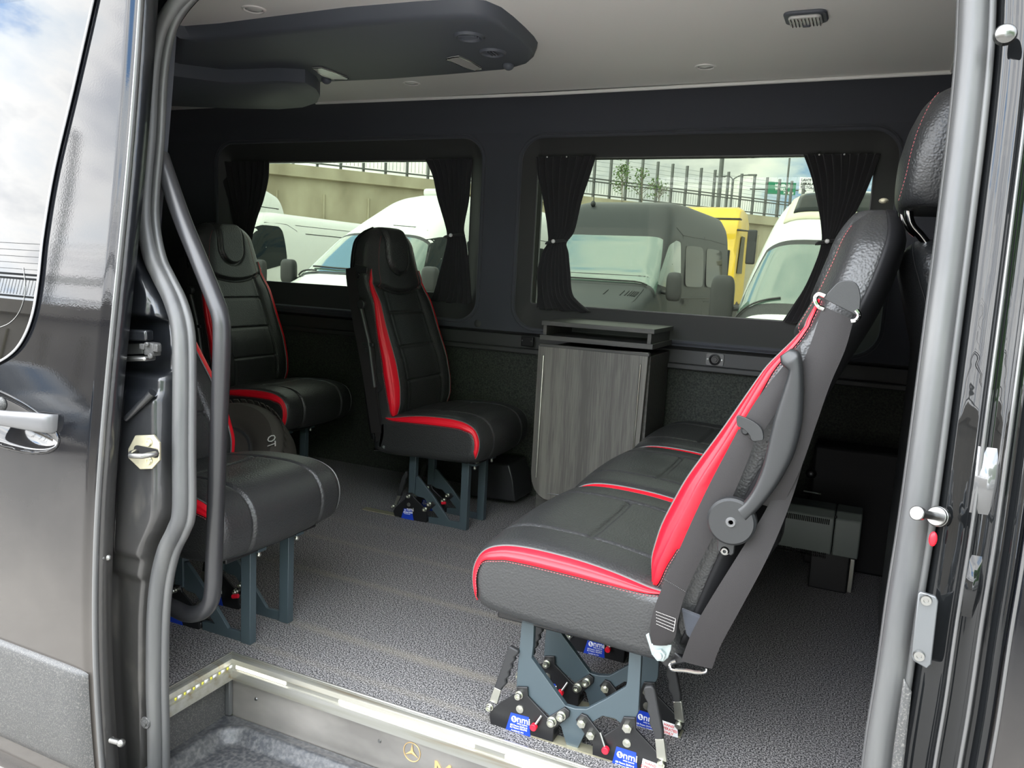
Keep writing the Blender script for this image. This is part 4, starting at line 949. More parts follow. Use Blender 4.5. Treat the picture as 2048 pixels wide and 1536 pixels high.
    c = Vector((-.015, -.215, .285)); put(MB().prism([c+Vector(v) for v in ((-.045, 0, .03), (-.03, 0, .035), (.012, 0, .004), (.016, 0, -.014), (.0, 0, -.022), (-.014, 0, -.012))], (0, .003, 0)), 'belt_anchor', M['steelpale'], root, bevel=.001)
    g = MB(); hexnut(g, c+Vector((.002, 0, -.004)), .008, .006); put(g, 'anchor_bolt', M['steelpale'], root)
    g = MB().tube([Vector(v) for v in ((-.02, -.20, .262), (-.07, -.20, .255), (-.085, -.18, .255), (-.085, .16, .255))], .003, 8); put(g, 'belt_loop', M['chrome'], root)
    return root
sB = single('passenger_seat', 'black leather seat with red gusset in the middle, standing on grey legs before the curtain', -1.575, 2.61, .17, -.01)
sC = single('passenger_seat', 'black leather seat behind the spare wheel, rearmost of the three single seats', -2.445, 2.63, .17, -.01)
sA = single('passenger_seat', 'black leather seat nearest the doorway, partly behind the black grab handle', -1.620, 1.455, -.13, .095)

# =====================================================================================
# THINGS IN THE CABIN
# =====================================================================================
# ---- grab handle by the door
gpts = [(321, 312), (332, 345), (365, 440), (400, 525), (430, 600), (441, 632), (444, 660), (443, 720), (438, 850), (432, 1000), (428, 1120), (426, 1175), (420, 1205), (402, 1224), (375, 1228), (345, 1215), (312, 1200), (290, 1192)]
gh = thing('grab_handle', 'long black bent tube grab handle inside the doorway', 'grab handle', tuple(P(441, 700, Y=1.27)))
MB().tube(spline([P(x, y, Y=float(np.interp(y, [300, 520, 700], [1.235, 1.20, 1.185]))) for x, y in gpts], 120), .0178, 18).build('tube', M['tank'], gh)

# ---- cabinet
cy0 = 2.66
cb = thing('cabinet', 'narrow grey wood-grain cabinet with an open top shelf under the window', 'cabinet', (P(1180, 900, Y=cy0).x, 2.82, 0))
def PC(x, y, Y=cy0): return P(x, y, Y=Y)
dpts = [PC(*q) for q in ((1078, 690), (1297, 706), (1290, 800), (1275, 1010), (1095, 1001))]
tl, tr_ = PC(1078, 690), PC(1297, 706)
door = [PC(1077, 690), PC(1297, 705.5)]+[PC(1266, 1015)]+[PC(x, y) for x, y in ((1098, 1001), (1087, 998), (1077, 990), (1068, 978), (1063, 962), (1062, 945))]
dm = MB().prism(door, (0, .018, 0)).build('door', M['wood'], cb, bevel=.0012)
x0, x1 = PC(1080, 700).x+.004, PC(1297, 720).x+.006
zt = tl.z-.006
MB().bx(x0+.004, x1-.004, cy0+.022, 2.955, .05, zt).build('body', M['woodedge'], cb, bevel=.001)
MB().bx(x0-.006, x1-.004, cy0-.002, cy0+.02, zt+.002, zt+.012).build('door_top_edge', M['woodedge'], cb, bevel=.001)
for (za, zb_) in ((696, 682), (660, 643)): pass
l1 = PC(1081, 675).z; l2 = PC(1084, 641).z
xl, xr = PC(1080, 680).x, PC(1313, 690).x-.012
MB().bx(xl, xr, cy0-.004, 2.94, l1-.0075, l1+.011).build('shelf', M['woodedge'], cb, bevel=.001)
MB().bx(xl+.004, xr+.002, cy0-.004, 2.94, l2-.016, l2+.0).build('top_shelf', M['woodedge'], cb, bevel=.001)
for xa in (xl+.010, xr-.022): MB().bx(xa, xa+.014, cy0+.0, 2.93, l1+.011, l2-.016).build('shelf_side', M['woodedge'], cb, bevel=.0008)
sl = MB().tube([PC(1087, 711, cy0-.004), PC(1072, 955, cy0-.004)], .0030, 8); sl.build('inlay_bar', M['zinc'], cb)
MB().tube([PC(1280.5, 729, cy0-.004), PC(1266, 905, cy0-.004)], .0030, 8).build('inlay_bar', M['zinc'], cb)
MB().tube([PC(1095, 987, cy0-.004), PC(1200, 1000, cy0-.004)], .0018, 8).build('inlay_bar', M['screw'], cb)
# ---- power socket, cap, hook block on the wall
q = P(1430, 719, Y=2.972)
so = thing('power_socket', 'round black power socket on a grey plate below the front window', 'socket', tuple(q))
MB().prism([q+Vector((x, 0, z)) for x, z in rrect(-.033, .033, -.023, .023, .007, 4)], (0, -.004, 0)).build('plate', M['piping'], so, bevel=.001)
MB().lathe([(.021, 0), (.021, -.010), (.016, -.012), (.014, -.006), (.010, -.006), (.009, -.010), (0, -.010)], q, 'y', 32).build('cap', M['lock'], so)
g = MB()
for s in (-1, 1): g.ball(q+Vector((s*.026, -.005, 0)), .0035, 8)
g.build('screw', M['white'], so)
q = P(955, 647, Y=2.952); tag(MB().lathe([(0, -.003), (.012, -.003), (.015, -.001), (.016, 0)], q, 'y', 28).build('round_cap', M['trimdark']), 'small round black cap on the pillar between the windows', 'cap')
q = P(1055, 683, Y=2.94); hk = thing('wall_bracket', 'small black bracket with two screws beside the cabinet top', 'bracket', tuple(q))
MB().box(q, (.055, .014, .040)).build('body', M['lock'], hk, bevel=.004)
g = MB()
for s in (-1, 1): g.ball(q+Vector((s*.020, -.009, .003)), .0028, 8)
g.build('screw', M['screw'], hk)
# ---- low dark box by the wall behind the middle seat
wb_ = [P(x, y, Y=2.80) for x, y in ((930, 925), (985, 926), (1018, 930), (1026, 960), (1030, 1004), (930, 990))]
tag(MB().prism([Vector((p.x, 2.80, max(p.z, 0))) for p in wb_], (0, .17, 0)).build('wheel_arch_box', M['tank'], bevel=.006), 'low black plastic box on the carpet behind the middle seat legs', 'box')
# ---- floor track pieces seen between the locks
def track(n, x0, x1, y):
    t = MB().bx(x0, x1, y-.006, y+.022, -.001, .0035); o = t.build('floor_track', M['brass'], sharp=30); return tag(o, n, 'floor track')
track('zinc floor track under the near bench legs', -.60, -.30, 1.400)
track('zinc floor track under the second row of bench legs', -.60, -.27, 1.550)
g = track('short bright floor track end behind the middle seat lock', -1.72, -1.55, 2.455)
# ---- spare wheel
wheel = thing('spare_wheel', 'spare wheel with an alloy rim leaning beside the rearmost seat', 'wheel', (-2.23, 2.12, .0))
R1, R2, TW = .325, .195, .14
wc = Vector((-2.185, 2.085, .185)); 
def wl_lathe(prof_, n=72): return MB().lathe(prof_, wc, 'y', n)
tyre_prof = [(R2, .010), (R2+.010, .0), (R2+.04, -.012), (R2+.09, -.016), (R1-.03, -.010), (R1-.012, .006), (R1, .03), (R1+.002, TW/2), (R1, TW-.03), (R1-.02, TW), (R2+.03, TW), (R2, TW-.02)]
WR = Matrix.Rotation(math.radians(-50), 4, 'X')
def lean(mb):
    out = MB(); out.v = [tuple(WR @ (Vector(v)-wc)+wc+Vector((0, 0, 0))) for v in mb.v]; out.f = mb.f; return out
lean(wl_lathe(tyre_prof)).build('tyre', M['tyre'], wheel, sharp=30)
rim_prof = [(R2+.002, .012), (R2-.004, .004), (R2-.012, .006), (R2-.020, .02), (R2-.035, .05), (R2-.05, .055), (.05, .050), (.03, .045), (0, .045)]
lean(wl_lathe(rim_prof)).build('rim', M['rim'], wheel, sharp=30)
g = MB()
for k in range(60):
    a = 2*PI*k/60; c = wc+Vector(((R1+.001)*math.cos(a), .016, (R1+.001)*math.sin(a))); g.box(c, (.020, .030, .004), Matrix.Rotation(-a+PI/2, 3, 'Y'))
lean(g).build('tread_block', M['tyre'], wheel)['kind'] = 'stuff'
tpos = WR @ (Vector((.27*math.cos(.62), -.022, .27*math.sin(.62))))+wc
text('tyre_marking', 'OT', tpos, WR @ Vector((.58, 0, -.81)), WR @ Vector((.81, 0, .58)), .046, M['ceilingtrim'], wheel, off=.0, depth=.001)
# ---- heater beside the bench at the front
hx0, hx1 = P(1560, 1050, Y=2.55).x, P(1722, 1060, Y=2.55).x
def PH(x, y): return P(x, y, Y=2.55)
ht = thing('heater', 'grey slotted heater box standing behind the bench', 'heater', ((hx0+hx1)/2, 2.62, .05))
sec = [(0, PH(1640, 1104).z+.004), (-.012, .13), (-.016, .18), (-.010, PH(1640, 1018).z-.02), (.012, PH(1640, 1018).z), (.10, PH(1640, 1018).z), (.10, PH(1640, 1104).z)]
xm = P(1668, 1060, Y=2.55).x
MB().rings([[(x, 2.55+d, z) for d, z in sec] for x in (hx0-.06, xm-.002)]).build('front_casing', M['heater'], ht, bevel=.004)
MB().rings([[(x, 2.55+d, z) for d, z in sec] for x in (xm+.001, hx1)]).build('end_casing', M['heater'], ht, bevel=.004)
g = MB()
for k in range(27):
    x = hx0-.005+k*(xm-hx0-.008)/27
    g.bx(x, x+.0034, 2.535, 2.560, .226, .242); g.bx(x, x+.0034, 2.545, 2.575, .246, .2515)
    if k not in (9, 10): g.bx(x, x+.0034, 2.532, 2.546, .118, .122); g.bx(x, x+.0034, 2.532, 2.546, .128, .134)
g.build('vent_slot', M['hole'], ht, sharp=0)['kind'] = 'stuff'
MB().ball(PH(1672, 1031)+Vector((0, -.018, 0)), .005, 10).build('screw', M['lock'], ht)
MB().bx(xm-.06, hx1-.02, 2.58, 2.64, 0, .13).build('foot', M['lock'], ht, bevel=.005)
MB().bx(hx1-.02, hx1-.005, 2.60, 2.62, 0, .11).build('bracket', M['zinc'], ht, bevel=.002)
# ring and handle on the dark box behind the bench
eb = thing('equipment_box', 'dark box behind the bench with a chrome ring and a bright bar', 'box', (.14, 2.86, 0))
MB().bx(-.13, .42, 2.80, 2.935, 0, .42).build('body', M['shell'], eb, bevel=.01)
q = P(1622, 947, Y=2.792); MB().lathe([(.006, -.006), (.010, -.010), (.016, -.006), (.018, 0)], q, 'y', 24).build('ring', M['lock'], eb)
MB().ball(q+Vector((0, -.004, 0)), .006, 10).build('knob', M['screw'], eb)
MB().tube([P(1607, 982, Y=2.788), P(1642, 988, Y=2.788)], .003, 8).build('bright_bar', M['screw'], eb)
# ---- lining of the front door pillar
pl = [PS(x, y, .16) for x, y in ((1800, 150), (1960, 0), (1960, 1000), (1830, 1480), (1800, 1200), (1792, 1185), (1760, 1150), (1742, 1100), (1748, 980), (1775, 700))]
struct(MB().prism([Vector((p.x+.03, 1.30, p.z)) for p in (P(1842, 300, Y=1.3), P(1975, 300, Y=1.3), P(1890, 1300, Y=1.3), P(1800, 1285, Y=1.3), P(1768, 1240, Y=1.3), P(1772, 1100, Y=1.3), P(1800, 800, Y=1.3))], (0, .03, 0)).build('trim_9', mat('green_grey_lining', (.028, .034, .032), .6), bevel=.01), 'dark lining of the front door pillar')
# ---- front seat: backrest, headrest on chrome posts (faces the front)
fs = thing('front_seat', 'black leather front seat behind the bench with headrest on chrome posts', 'front seat', (.25, 2.0, .3))
def soft(cx, cy, cz, hx, hy, hz, n=3.2, tilt=0, taper=0, nu=40, nv=30):
    mb = MB(); rs = []
    for j in range(nv+1):
        ph = PI*(j/nv)-PI/2; cz_ = math.sin(ph); cr = math.cos(ph); e = 2/n
        sz = (abs(cz_)**e)*(1 if cz_ > 0 else -1); sr = abs(cr)**e; row = []
        for k in range(nu):
            a = 2*PI*k/nu; c, s = math.cos(a), math.sin(a); X_ = hx*sr*(abs(c)**e)*(1 if c > 0 else -1); Y_ = hy*sr*(abs(s)**e)*(1 if s > 0 else -1)
            f_ = 1+taper*sz; row.append(Vector((cx+X_*f_+tilt*sz*hz, cy+Y_*f_, cz+hz*sz)))
        rs.append(row)
    return mb.rings(rs)
FY = 1.68
hL = [(1783, 398), (1790, 360), (1800, 310), (1820, 250), (1845, 200), (1868, 175), (1900, 160)]
hp = [P(x, y, Y=FY-.10) for x, y in hL]
zlo, zhi = P(1830, 415, Y=FY-.1).z, P(1900, 135, Y=FY-.1).z
rs = []
for k in range(41):
    t = k/40; z = zlo+(zhi-zlo)*(.5-.5*math.cos(PI*t)); xl_ = float(np.interp(z, [p.z for p in hp], [p.x for p in hp])); q = math.sin(math.acos(max(-1, min(1, 2*t-1))))**.45 if 0 < t < 1 else .02
    tk = .068; cx = xl_+tk; row = []
    for m_ in range(48):
        a = 2*PI*m_/48; c, s = math.cos(a), math.sin(a); n_ = 3; r = (abs(c)**n_+abs(s)**n_)**(-1/n_); row.append((cx+tk*q*r*c if c < 0 else cx+tk*q*r*c, FY+.02+.13*q*r*s, z))
    rs.append(row)
hr = MB().rings(rs).build('headrest', M['leather2'], fs, sharp=0)
seam = [P(x, y, Y=FY-.098) for x, y in ((1797, 402), (1812, 350), (1822, 305), (1838, 255), (1862, 205), (1885, 178))]
seam = [p+Vector((0, -.006, 0)) for p in spline(seam, 50)]
stitches(seam, Vector((0, 0, 0))).build('stitching', M['thread'], hr, sharp=0)
g = MB().tube(spline([P(x, y, Y=FY-.02) for x, y in ((1818, 400), (1818, 430), (1824, 452), (1840, 470), (1852, 485))], 24), .0078, 12)
g.build('headrest_post', M['chrome'], fs)
g = MB().tube(spline([P(x, y, Y=FY+.10) for x, y in ((1803, 412), (1806, 436), (1816, 455), (1832, 470))], 20), .0070, 12)
g.build('headrest_post', M['chrome'], fs)
bq = [P(x, y, Y=FY-.06) for x, y in ((1805, 505), (1800, 540), (1806, 580), (1818, 640), (1832, 720))]
rs = []; ztop = P(1830, 470, Y=FY-.06).z
for k in range(41):
    t = k/40; z = .25+(ztop-.25)*math.sin(t*PI/2); xl_ = float(np.interp(z, [p.z for p in bq][::-1], [p.x for p in bq][::-1])); q = 1 if t < .75 else max(.05, math.cos((t-.75)/.25*PI/2)**.5)
    row = []
    for m_ in range(48):
        a = 2*PI*m_/48; c, s = math.cos(a), math.sin(a); r = (abs(c)**3.5+abs(s)**3.5)**(-1/3.5); row.append((xl_+.07+.07*q*r*c-.0*z, FY+.12+.20*q*r*s, z))
    rs.append(row)
MB().rings(rs).build('backrest', M['leather2'], fs, sharp=0)
MB().tube(spline([P(x, y, Y=FY-.09) for x, y in ((1828, 480), (1826, 510), (1838, 560), (1850, 600), (1858, 650))], 20), .0012, 6).build('seam', M['lock'], fs)
MB().bx(.10, .60, FY-.05, FY+.42, .10, .30).build('seat_cushion', M['leather'], fs, bevel=.03, seg=4)
MB().bx(.16, .55, FY, FY+.35, 0, .10).build('seat_base', M['shell'], fs, bevel=.01)
# ---- ceiling: air conditioning console, ducts, lamps
con_px = [(350, 72), (380, 76), (450, 71), (560, 58), (700, 42), (830, 32), (900, 28), (940, 27), (970, 30), (1000, 42), (1022, 58), (1045, 78), (1062, 95), (1069, 106), (1067, 116), (1056, 126), (1030, 134), (1010, 138), (900, 148), (780, 157), (650, 163), (560, 166), (450, 172), (330, 178)]
cz = 1.60
con = [P(x, y, Z=cz) for x, y in con_px]
cn = thing('ceiling_console', 'long dark air conditioning console with round nozzles and reading lamps', 'ceiling console', (-1.7, 2.2, 1.6))
ctr = sum(con, Vector())/len(con)
def inset(s, dz): return [Vector((ctr.x+(p.x-ctr.x)*(1-s*.55), ctr.y+(p.y-ctr.y)*(1-s*2), p.z+dz)) for p in con]
MB().rings([inset(-.05, .056), inset(-.03, .035), inset(0, .004), inset(.02, -.004), inset(.06, -.007)]).build('body', M['console'], cn, sharp=40)
dl = [P(x, y, Z=1.55) for x, y in ((330, 150), (450, 165), (560, 162), (610, 165), (632, 178), (640, 192), (634, 205), (610, 213), (560, 217), (450, 215), (330, 210))]
dm_ = MB().rings([[p+Vector((0, 0, .12)) for p in dl], dl, [Vector((sum(q.x for q in dl)/len(dl)*.06+p.x*.94, p.y*.94+.06*sum(q.y for q in dl)/len(dl), p.z-.006)) for p in dl]])
dm_.build('duct', M['console'], cn, sharp=40)
cz2 = cz-.007
def on_con(x, y): return P(x, y, Z=cz2)
for k, (x, y, r) in enumerate(((938, 72, .036), (985, 104, .034), (603, 152, .030))):
    q = on_con(x, y); nz = MB().lathe([(r+.008, 0), (r+.004, -.007), (r, -.007), (r-.003, -.001), (0, -.001)], q, 'z', 32).build('nozzle', M['console'], cn, sharp=40)
    g = MB()
    for j in (-1, 0, 1):
        g.box(q+Vector((0, j*.014 if k != 1 else 0, -.004)) if k != 1 else q+Vector((j*.010, 0, -.004)), (r*1.4, .003, .006) if k != 1 else (.003, r*1.2, .006))
    g.build('louvre', M['console'], nz, bevel=.001)
for pts in (((624, 134), (643, 133), (680, 147), (697, 154), (694, 157), (668, 156), (645, 148)), ((893, 115), (904, 112), (918, 110), (945, 122), (964, 134), (950, 138), (925, 130))):
    pp = [on_con(*q)+Vector((0, 0, -.001)) for q in pts]
    ln = MB().prism(pp, (0, 0, -.004)).build('reading_lamp', M['lens'], cn, bevel=.001)
    MB().tube([p+Vector((0, 0, -.004)) for p in pp], .0016, 6, loop=True).build('lamp_rim', M['chrome'], ln)
for x, y in ((657, 164), (1020, 136)):
    q = P(x, y, Z=1.585); MB().ball(q+Vector((0, -.012, .004)), .018, 16, (1, 1, .8)).build('nozzle_ball', M['console'], cn)
dgroup = 'round ceiling spotlights'
for (x, y), lb in (((508, 18), 'round recessed spotlight left of the console, top left of the ceiling'), ((823, 166), 'small round spotlight between the console and the ceiling edge'), ((1411, 133), 'round spotlight above the front window near the ceiling edge')):
    q = P(x, y, Z=CZ); o = thing('ceiling_spotlight', lb, 'ceiling lamp', tuple(q), dgroup)
    MB().lathe([(.034, .002), (.033, -.003), (.028, -.004), (.025, -.001)], q, 'z', 32).build('ring', M['ceilingtrim'], o, sharp=40)
    MB().lathe([(.025, -.001), (.018, -.004), (0, -.005)], q, 'z', 24).build('lens', M['lens'], o, sharp=0)
q = P(1612, 32, Z=CZ)
dl_ = thing('dome_lamp', 'square cabin dome lamp with a ribbed clear lens', 'ceiling lamp', tuple(q))
MB().prism([q+Vector((x, z, .001)) for x, z in rrect(-.052, .052, -.050, .050, .022)], (0, 0, -.008)).build('housing', M['console'], dl_, bevel=.003)
MB().prism([q+Vector((x, z, -.007)) for x, z in rrect(-.040, .040, -.038, .038, .014)], (0, 0, -.008)).build('lens', M['lens'], dl_, bevel=.003)
g = MB()
for k in range(9): g.bx(q.x-.034+k*.0085, q.x-.032+k*.0085, q.y-.034, q.y+.034, q.z-.017, q.z-.0145)
g.build('lens_rib', M['chrome'], dl_, sharp=0)['kind'] = 'stuff'
MB().box(q+Vector((0, .030, -.016)), (.018, .010, .004)).build('switch', M['console'], dl_, bevel=.001)
# ---- curtains
def curtain(label, rows, tie=None, Y=2.985, folds=9, name='curtain'):
    """rows: (z, x_left, x_right) from top to bottom, tied in the middle"""
    rt = thing(name, label, 'curtain', ((rows[0][1]+rows[0][2])/2, Y, rows[0][0]), 'black window curtains')
    zs = [r[0] for r in rows]; sm = spline([(r[1], r[2], r[0]) for r in rows], 50); mb_r = []
    for k, r in enumerate(sm):
        xl_, xr_, z = r; w = xr_-xl_; row = []
        for j in range(121):
            u = j/120; ph = u*folds*2*PI+.7*math.sin(u*7+k*.05); amp = min(.011, .30*w/folds*1.1+.002)
            row.append(Vector((xl_+w*u+.004*math.sin(ph*1.0), Y+amp*math.sin(ph)*(.8+.2*math.sin(k*.3+j*.1)), z+.003*math.sin(u*19+1)*(1 if k > 44 else 0))))
        mb_r.append(row)
    MB().rings(mb_r, closed=False, cap=False).build('cloth', M['curtain'], rt, sharp=0, solid=.0015)
    if tie and rows[0][1] > -1.4:
        for u_ in (.22, .55): MB().ball((rows[0][1]+(rows[0][2]-rows[0][1])*u_, Y-.016, rows[0][0]-.004), .0034, 8).build('curtain_hook', M['white'], rt)
    if tie:
        (tx, tz_, tw) = tie
        MB().tube([Vector((tx+tw/2*math.cos(a)*1.05, Y+.016*math.sin(a), tz_+.006*math.cos(a))) for a in np.linspace(0, 2*PI, 25)[:-1]], .004, 8, loop=True, ry=.010).build('tieback', M['curtain'], rt)
        MB().ball((tx, Y-.030, tz_), .0082, 12).build('button', M['white'], rt)
    return rt
CY = 2.975
def CPx(x, y): p = P(x, y, Y=CY); return p.x, p.z
def crow(pl, pr): a, b = CPx(*pl), CPx(*pr); return ((a[1]+b[1])/2, a[0], b[0])
curtain('black tied curtain at the rear edge of the front window, over the cabinet', [crow((1070, 311), (1189, 313)), crow((1073, 350), (1176, 352)), crow((1083, 400), (1160, 400)), crow((1092, 460), (1146, 460)), crow((1094, 484), (1130, 486)), crow((1082, 505), (1134, 505)), crow((1071, 540), (1138, 545)), crow((1071, 590), (1145, 590)), crow((1069, 618), (1180, 624))], (CPx(1110, 483)[0], CPx(1110, 483)[1], .075), folds=8)
curtain('black tied curtain at the front edge of the front window, beside the bench headrest', [crow((1606, 311), (1760, 303)), crow((1620, 350), (1745, 345)), crow((1632, 400), (1722, 400)), crow((1642, 460), (1690, 460)), crow((1643, 485), (1672, 485)), crow((1633, 520), (1668, 520)), crow((1605, 580), (1668, 580)), crow((1563, 648), (1668, 648))], (CPx(1655, 483)[0], CPx(1655, 483)[1], .065), folds=9)
curtain('black tied curtain right of the middle seat headrest', [crow((848, 318), (942, 316)), crow((862, 352), (938, 350)), crow((872, 400), (934, 400)), crow((888, 450), (925, 450)), crow((892, 470), (926, 470)), crow((890, 490), (930, 490)), crow((875, 545), (936, 545)), crow((862, 590), (940, 590)), crow((852, 604), (941, 606))], (CPx(906, 471)[0], CPx(906, 471)[1], .085), folds=8)
curtain('black curtain at the rear end of the rear window, behind the rearmost seat', [crow((430, 322), (534, 322)), crow((438, 360), (531, 360)), crow((452, 400), (522, 400)), crow((462, 440), (508, 440)), crow((470, 480), (500, 480)), crow((455, 530), (498, 530)), crow((440, 580), (500, 580))], None, folds=8)

# =====================================================================================
# OUTSIDE
# =====================================================================================
X = {}
X['whitepaint'] = mat('white_van_paint', (.70, .71, .68), .35, coat=.3)
X['darkpaint'] = mat('dark_grey_van_paint', (.055, .058, .060), .35, coat=0, ior=1.22, spec=.5)
X['yellow'] = mat('yellow_truck_paint', (.80, .52, .02), .35, coat=.5)
X['wglass'] = mat('vehicle_windscreen', (.09, .14, .115), .06, coat=1, coat_ior=1.7)
X['dglass'] = mat('dark_side_glass', (.012, .016, .016), .03, ior=1.25)
X['bplastic'] = mat('black_exterior_plastic', (.022, .023, .024), .5)
X['head'] = mat('headlamp_lens', (.55, .55, .48), .1, coat=1)
X['concrete'] = mat('yellowish_concrete', (.42, .38, .27), .85, bump=(6, .3, .02, 'noise'), noise=(1.6, [(.3, (.33, .29, .20)), (.7, (.50, .46, .33))], (1, 1, .5)))
X['fencem'] = mat('dark_fence_steel', (.10, .105, .10), .5)
X['mesh'] = mat('grey_fence_wire', (.26, .28, .27), .5)
X['bark'] = mat('bark', (.16, .14, .11), .8)
X['leaf'] = mat('green_leaves', (.10, .17, .05), .7)
X['lawn'] = mat('bright_green_leaves', (.10, .30, .03), .8, noise=(3, [(.3, (.03, .12, .01)), (.7, (.16, .42, .05))]))
X['signg'] = mat('green_road_sign', (.005, .20, .10), .5)
X['navy'] = mat('dark_car_paint', (.012, .025, .035), .25, coat=1)
TOPS = {
 'sprinter': [(0, .95), (.10, 1.02), (.30, 1.13), (.95, 1.36), (1.15, 1.52), (1.62, 2.14), (1.78, 2.48), (1.95, 2.64), (2.3, 2.71), (3.0, 2.73), (6.1, 2.70), (6.25, 2.6)],
 'low': [(0, .90), (.10, 1.00), (.30, 1.12), (.90, 1.36), (1.1, 1.52), (1.75, 2.12), (2.0, 2.26), (2.5, 2.33), (5.4, 2.33), (5.5, 2.25)],
 'high': [(0, .90), (.10, 1.00), (.30, 1.10), (.90, 1.32), (1.10, 1.46), (1.70, 1.92), (2.2, 2.25), (2.8, 2.56), (3.2, 2.68), (4.0, 2.72), (6.4, 2.72), (6.6, 2.6)],
 'camper': [(0, .80), (.06, .95), (.30, 1.10), (.50, 1.22), (.70, 1.45), (1.15, 2.00), (1.45, 2.30), (1.9, 2.66), (2.5, 2.80), (6.4, 2.82), (6.5, 2.7)],
 'car': [(0, .55), (.15, .68), (1.1, .92), (1.9, 1.38), (3.2, 1.42), (4.2, 1.0), (4.5, .9)],
}
def rounded(pts, k=.22):
    out = []
    for i, p in enumerate(pts):
        a, b = pts[i-1], pts[(i+1) % len(pts)]; p = np.array(p); va, vb = np.array(a)-p, np.array(b)-p
        out += [tuple(p+va*k), tuple(p+(va+vb)*k*.18), tuple(p+vb*k)]
    return out
class Van:
    def __init__(s, kind, xc, yf, w=1.95, turn=0, n=5.5, taper=.13):
        s.k = kind; s.xc = xc; s.yf = yf; s.w = w/2; s.n = n; s.tp = taper; s.T = TOPS[kind]; s.L = s.T[-1][0]; s.R = Matrix.Rotation(turn, 3, 'Z')
    def top(s, t): return float(np.interp(t, [a for a, b in s.T], [b for a, b in s.T]))
    def topS(s, t):
        return sum(s.top(t+d)*g for d, g in ((-.08, .25), (0, .5), (.08, .25)))
    def wd(s, t, z):
        e = .86+.14*ss(0, .5, t); e *= 1-.04*(1-ss(s.L-.3, s.L, t))*0
        return s.w*e*(1-s.tp*max(0, (z-1.15)/1.5)**1.3)
    def W(s, x, t, z): v = s.R @ Vector((x, t, 0)); return Vector((s.xc+v.x, s.yf+v.y, GZ+z))
    def sec(s, t, ph, eps=0):
        z0 = .30; h = s.topS(t)-z0+eps; c, si = math.cos(ph), math.sin(ph); z = z0+h*abs(si)**(2/s.n); x = (s.wd(t, z)+eps)*abs(c)**(2/s.n)*(1 if c > 0 else -1)
        return s.W(x, t, z)
    def side(s, t, z, sg=1, eps=.004):
        h = s.topS(t)-.30; q = min(.9999, ((z-.30)/h))**(s.n/2); c = math.sqrt(max(0, 1-q*q))**(2/s.n); return s.W(sg*((s.wd(t, z))*c+eps), t, z)
    def body(s, m, root):
        ts = sorted(set(list(np.linspace(0, .3, 8))+list(np.linspace(.3, min(3, s.L-.3), 46))+list(np.linspace(min(3, s.L-.3), s.L, 12))))
        rs = []
        for t in ts: rs.append([s.sec(t, ph) for ph in np.linspace(0, PI, 49)])
        return MB().rings(rs).build('body', m, root, sharp=50)
    def screen(s, t0, t1, p0, m, root, name='windscreen', eps=.006):
        mb = MB().grid(lambda u, v: s.sec(t0+(t1-t0)*u, p0(u)+(PI-2*p0(u))*v, eps), 14, 24); return mb.build(name, m, root, sharp=0)
    def sidepatch(s, pts, m, root, name, sg=1, eps=.006, r=.04):
        pts = [(p.x, p.y) for p in spline([(a_[0], a_[1], 0) for a_ in rounded(pts)]+[(*rounded(pts)[0], 0)], 60)][:-1]; mb = MB(); a = [s.side(t, z, sg, eps) for t, z in pts]; n = len(a)
        ct = sum(p[0] for p in pts)/n; czz = sum(p[1] for p in pts)/n
        rs = [a]+[[s.side(ct+(t-ct)*k, czz+(z-czz)*k, sg, eps) for t, z in pts] for k in (.75, .5, .25, .02)]
        return mb.rings(rs, cap=False).build(name, m, root, sharp=0)
    def line(s, pts, root, name='panel_gap', sg=1, r=.005, m=None):
        P_ = [s.side(t, z, sg, .001) for t, z in pts]; return MB().tube(P_, r, 6).build(name, m or X['bplastic'], root)
    def wheels(s, ts, root, r=.34):
        for t in ts:
            for sg in (-1, 1):
                c = s.W(sg*(s.w-.10), t, r); ax = (s.R @ Vector((1, 0, 0)))*.11
                wv = MB().cyl(c-ax, c+ax, r, 28).build('wheel', M['tyre'], root, bevel=.02)
                MB().cyl(c-ax*1.04, c+ax*1.04, r*.6, 20).build('hub', M['rim'], wv)
    def mirror(s, sg, root, t=1.25, z=1.50, h=.36, big=1):
        a = s.side(t, z-.10, sg, 0); o = s.R @ Vector((sg, 0, 0)); f = s.R @ Vector((0, -1, 0))
        c = a+o*.20+f*.05+Vector((0, 0, .08))
        g = soft(c.x, c.y, c.z, .115*big, .07, h/2*big, n=4, nu=20, nv=14)
        mo = g.build('mirror', X['bplastic'], root, sharp=0)
        MB().tube([a-o*.03, a+o*.10+Vector((0, 0, -.02)), c+Vector((0, 0, -h*.30))], .028, 10).build('mirror_arm', X['bplastic'], mo)
        return mo
    def wiper(s, root, t, a0, a1):
        p = [s.sec(t+.10*k, a0+(a1-a0)*k, .03) for k in np.linspace(0, 1, 8)]; MB().tube(p, .012, 6).build('wiper', M['wiper'], root)
def vehicle(name, label, cat, V, m, group=None):
    t = thing(name, label, cat, (V.xc, V.yf, GZ), group); V.body(m, t); return t
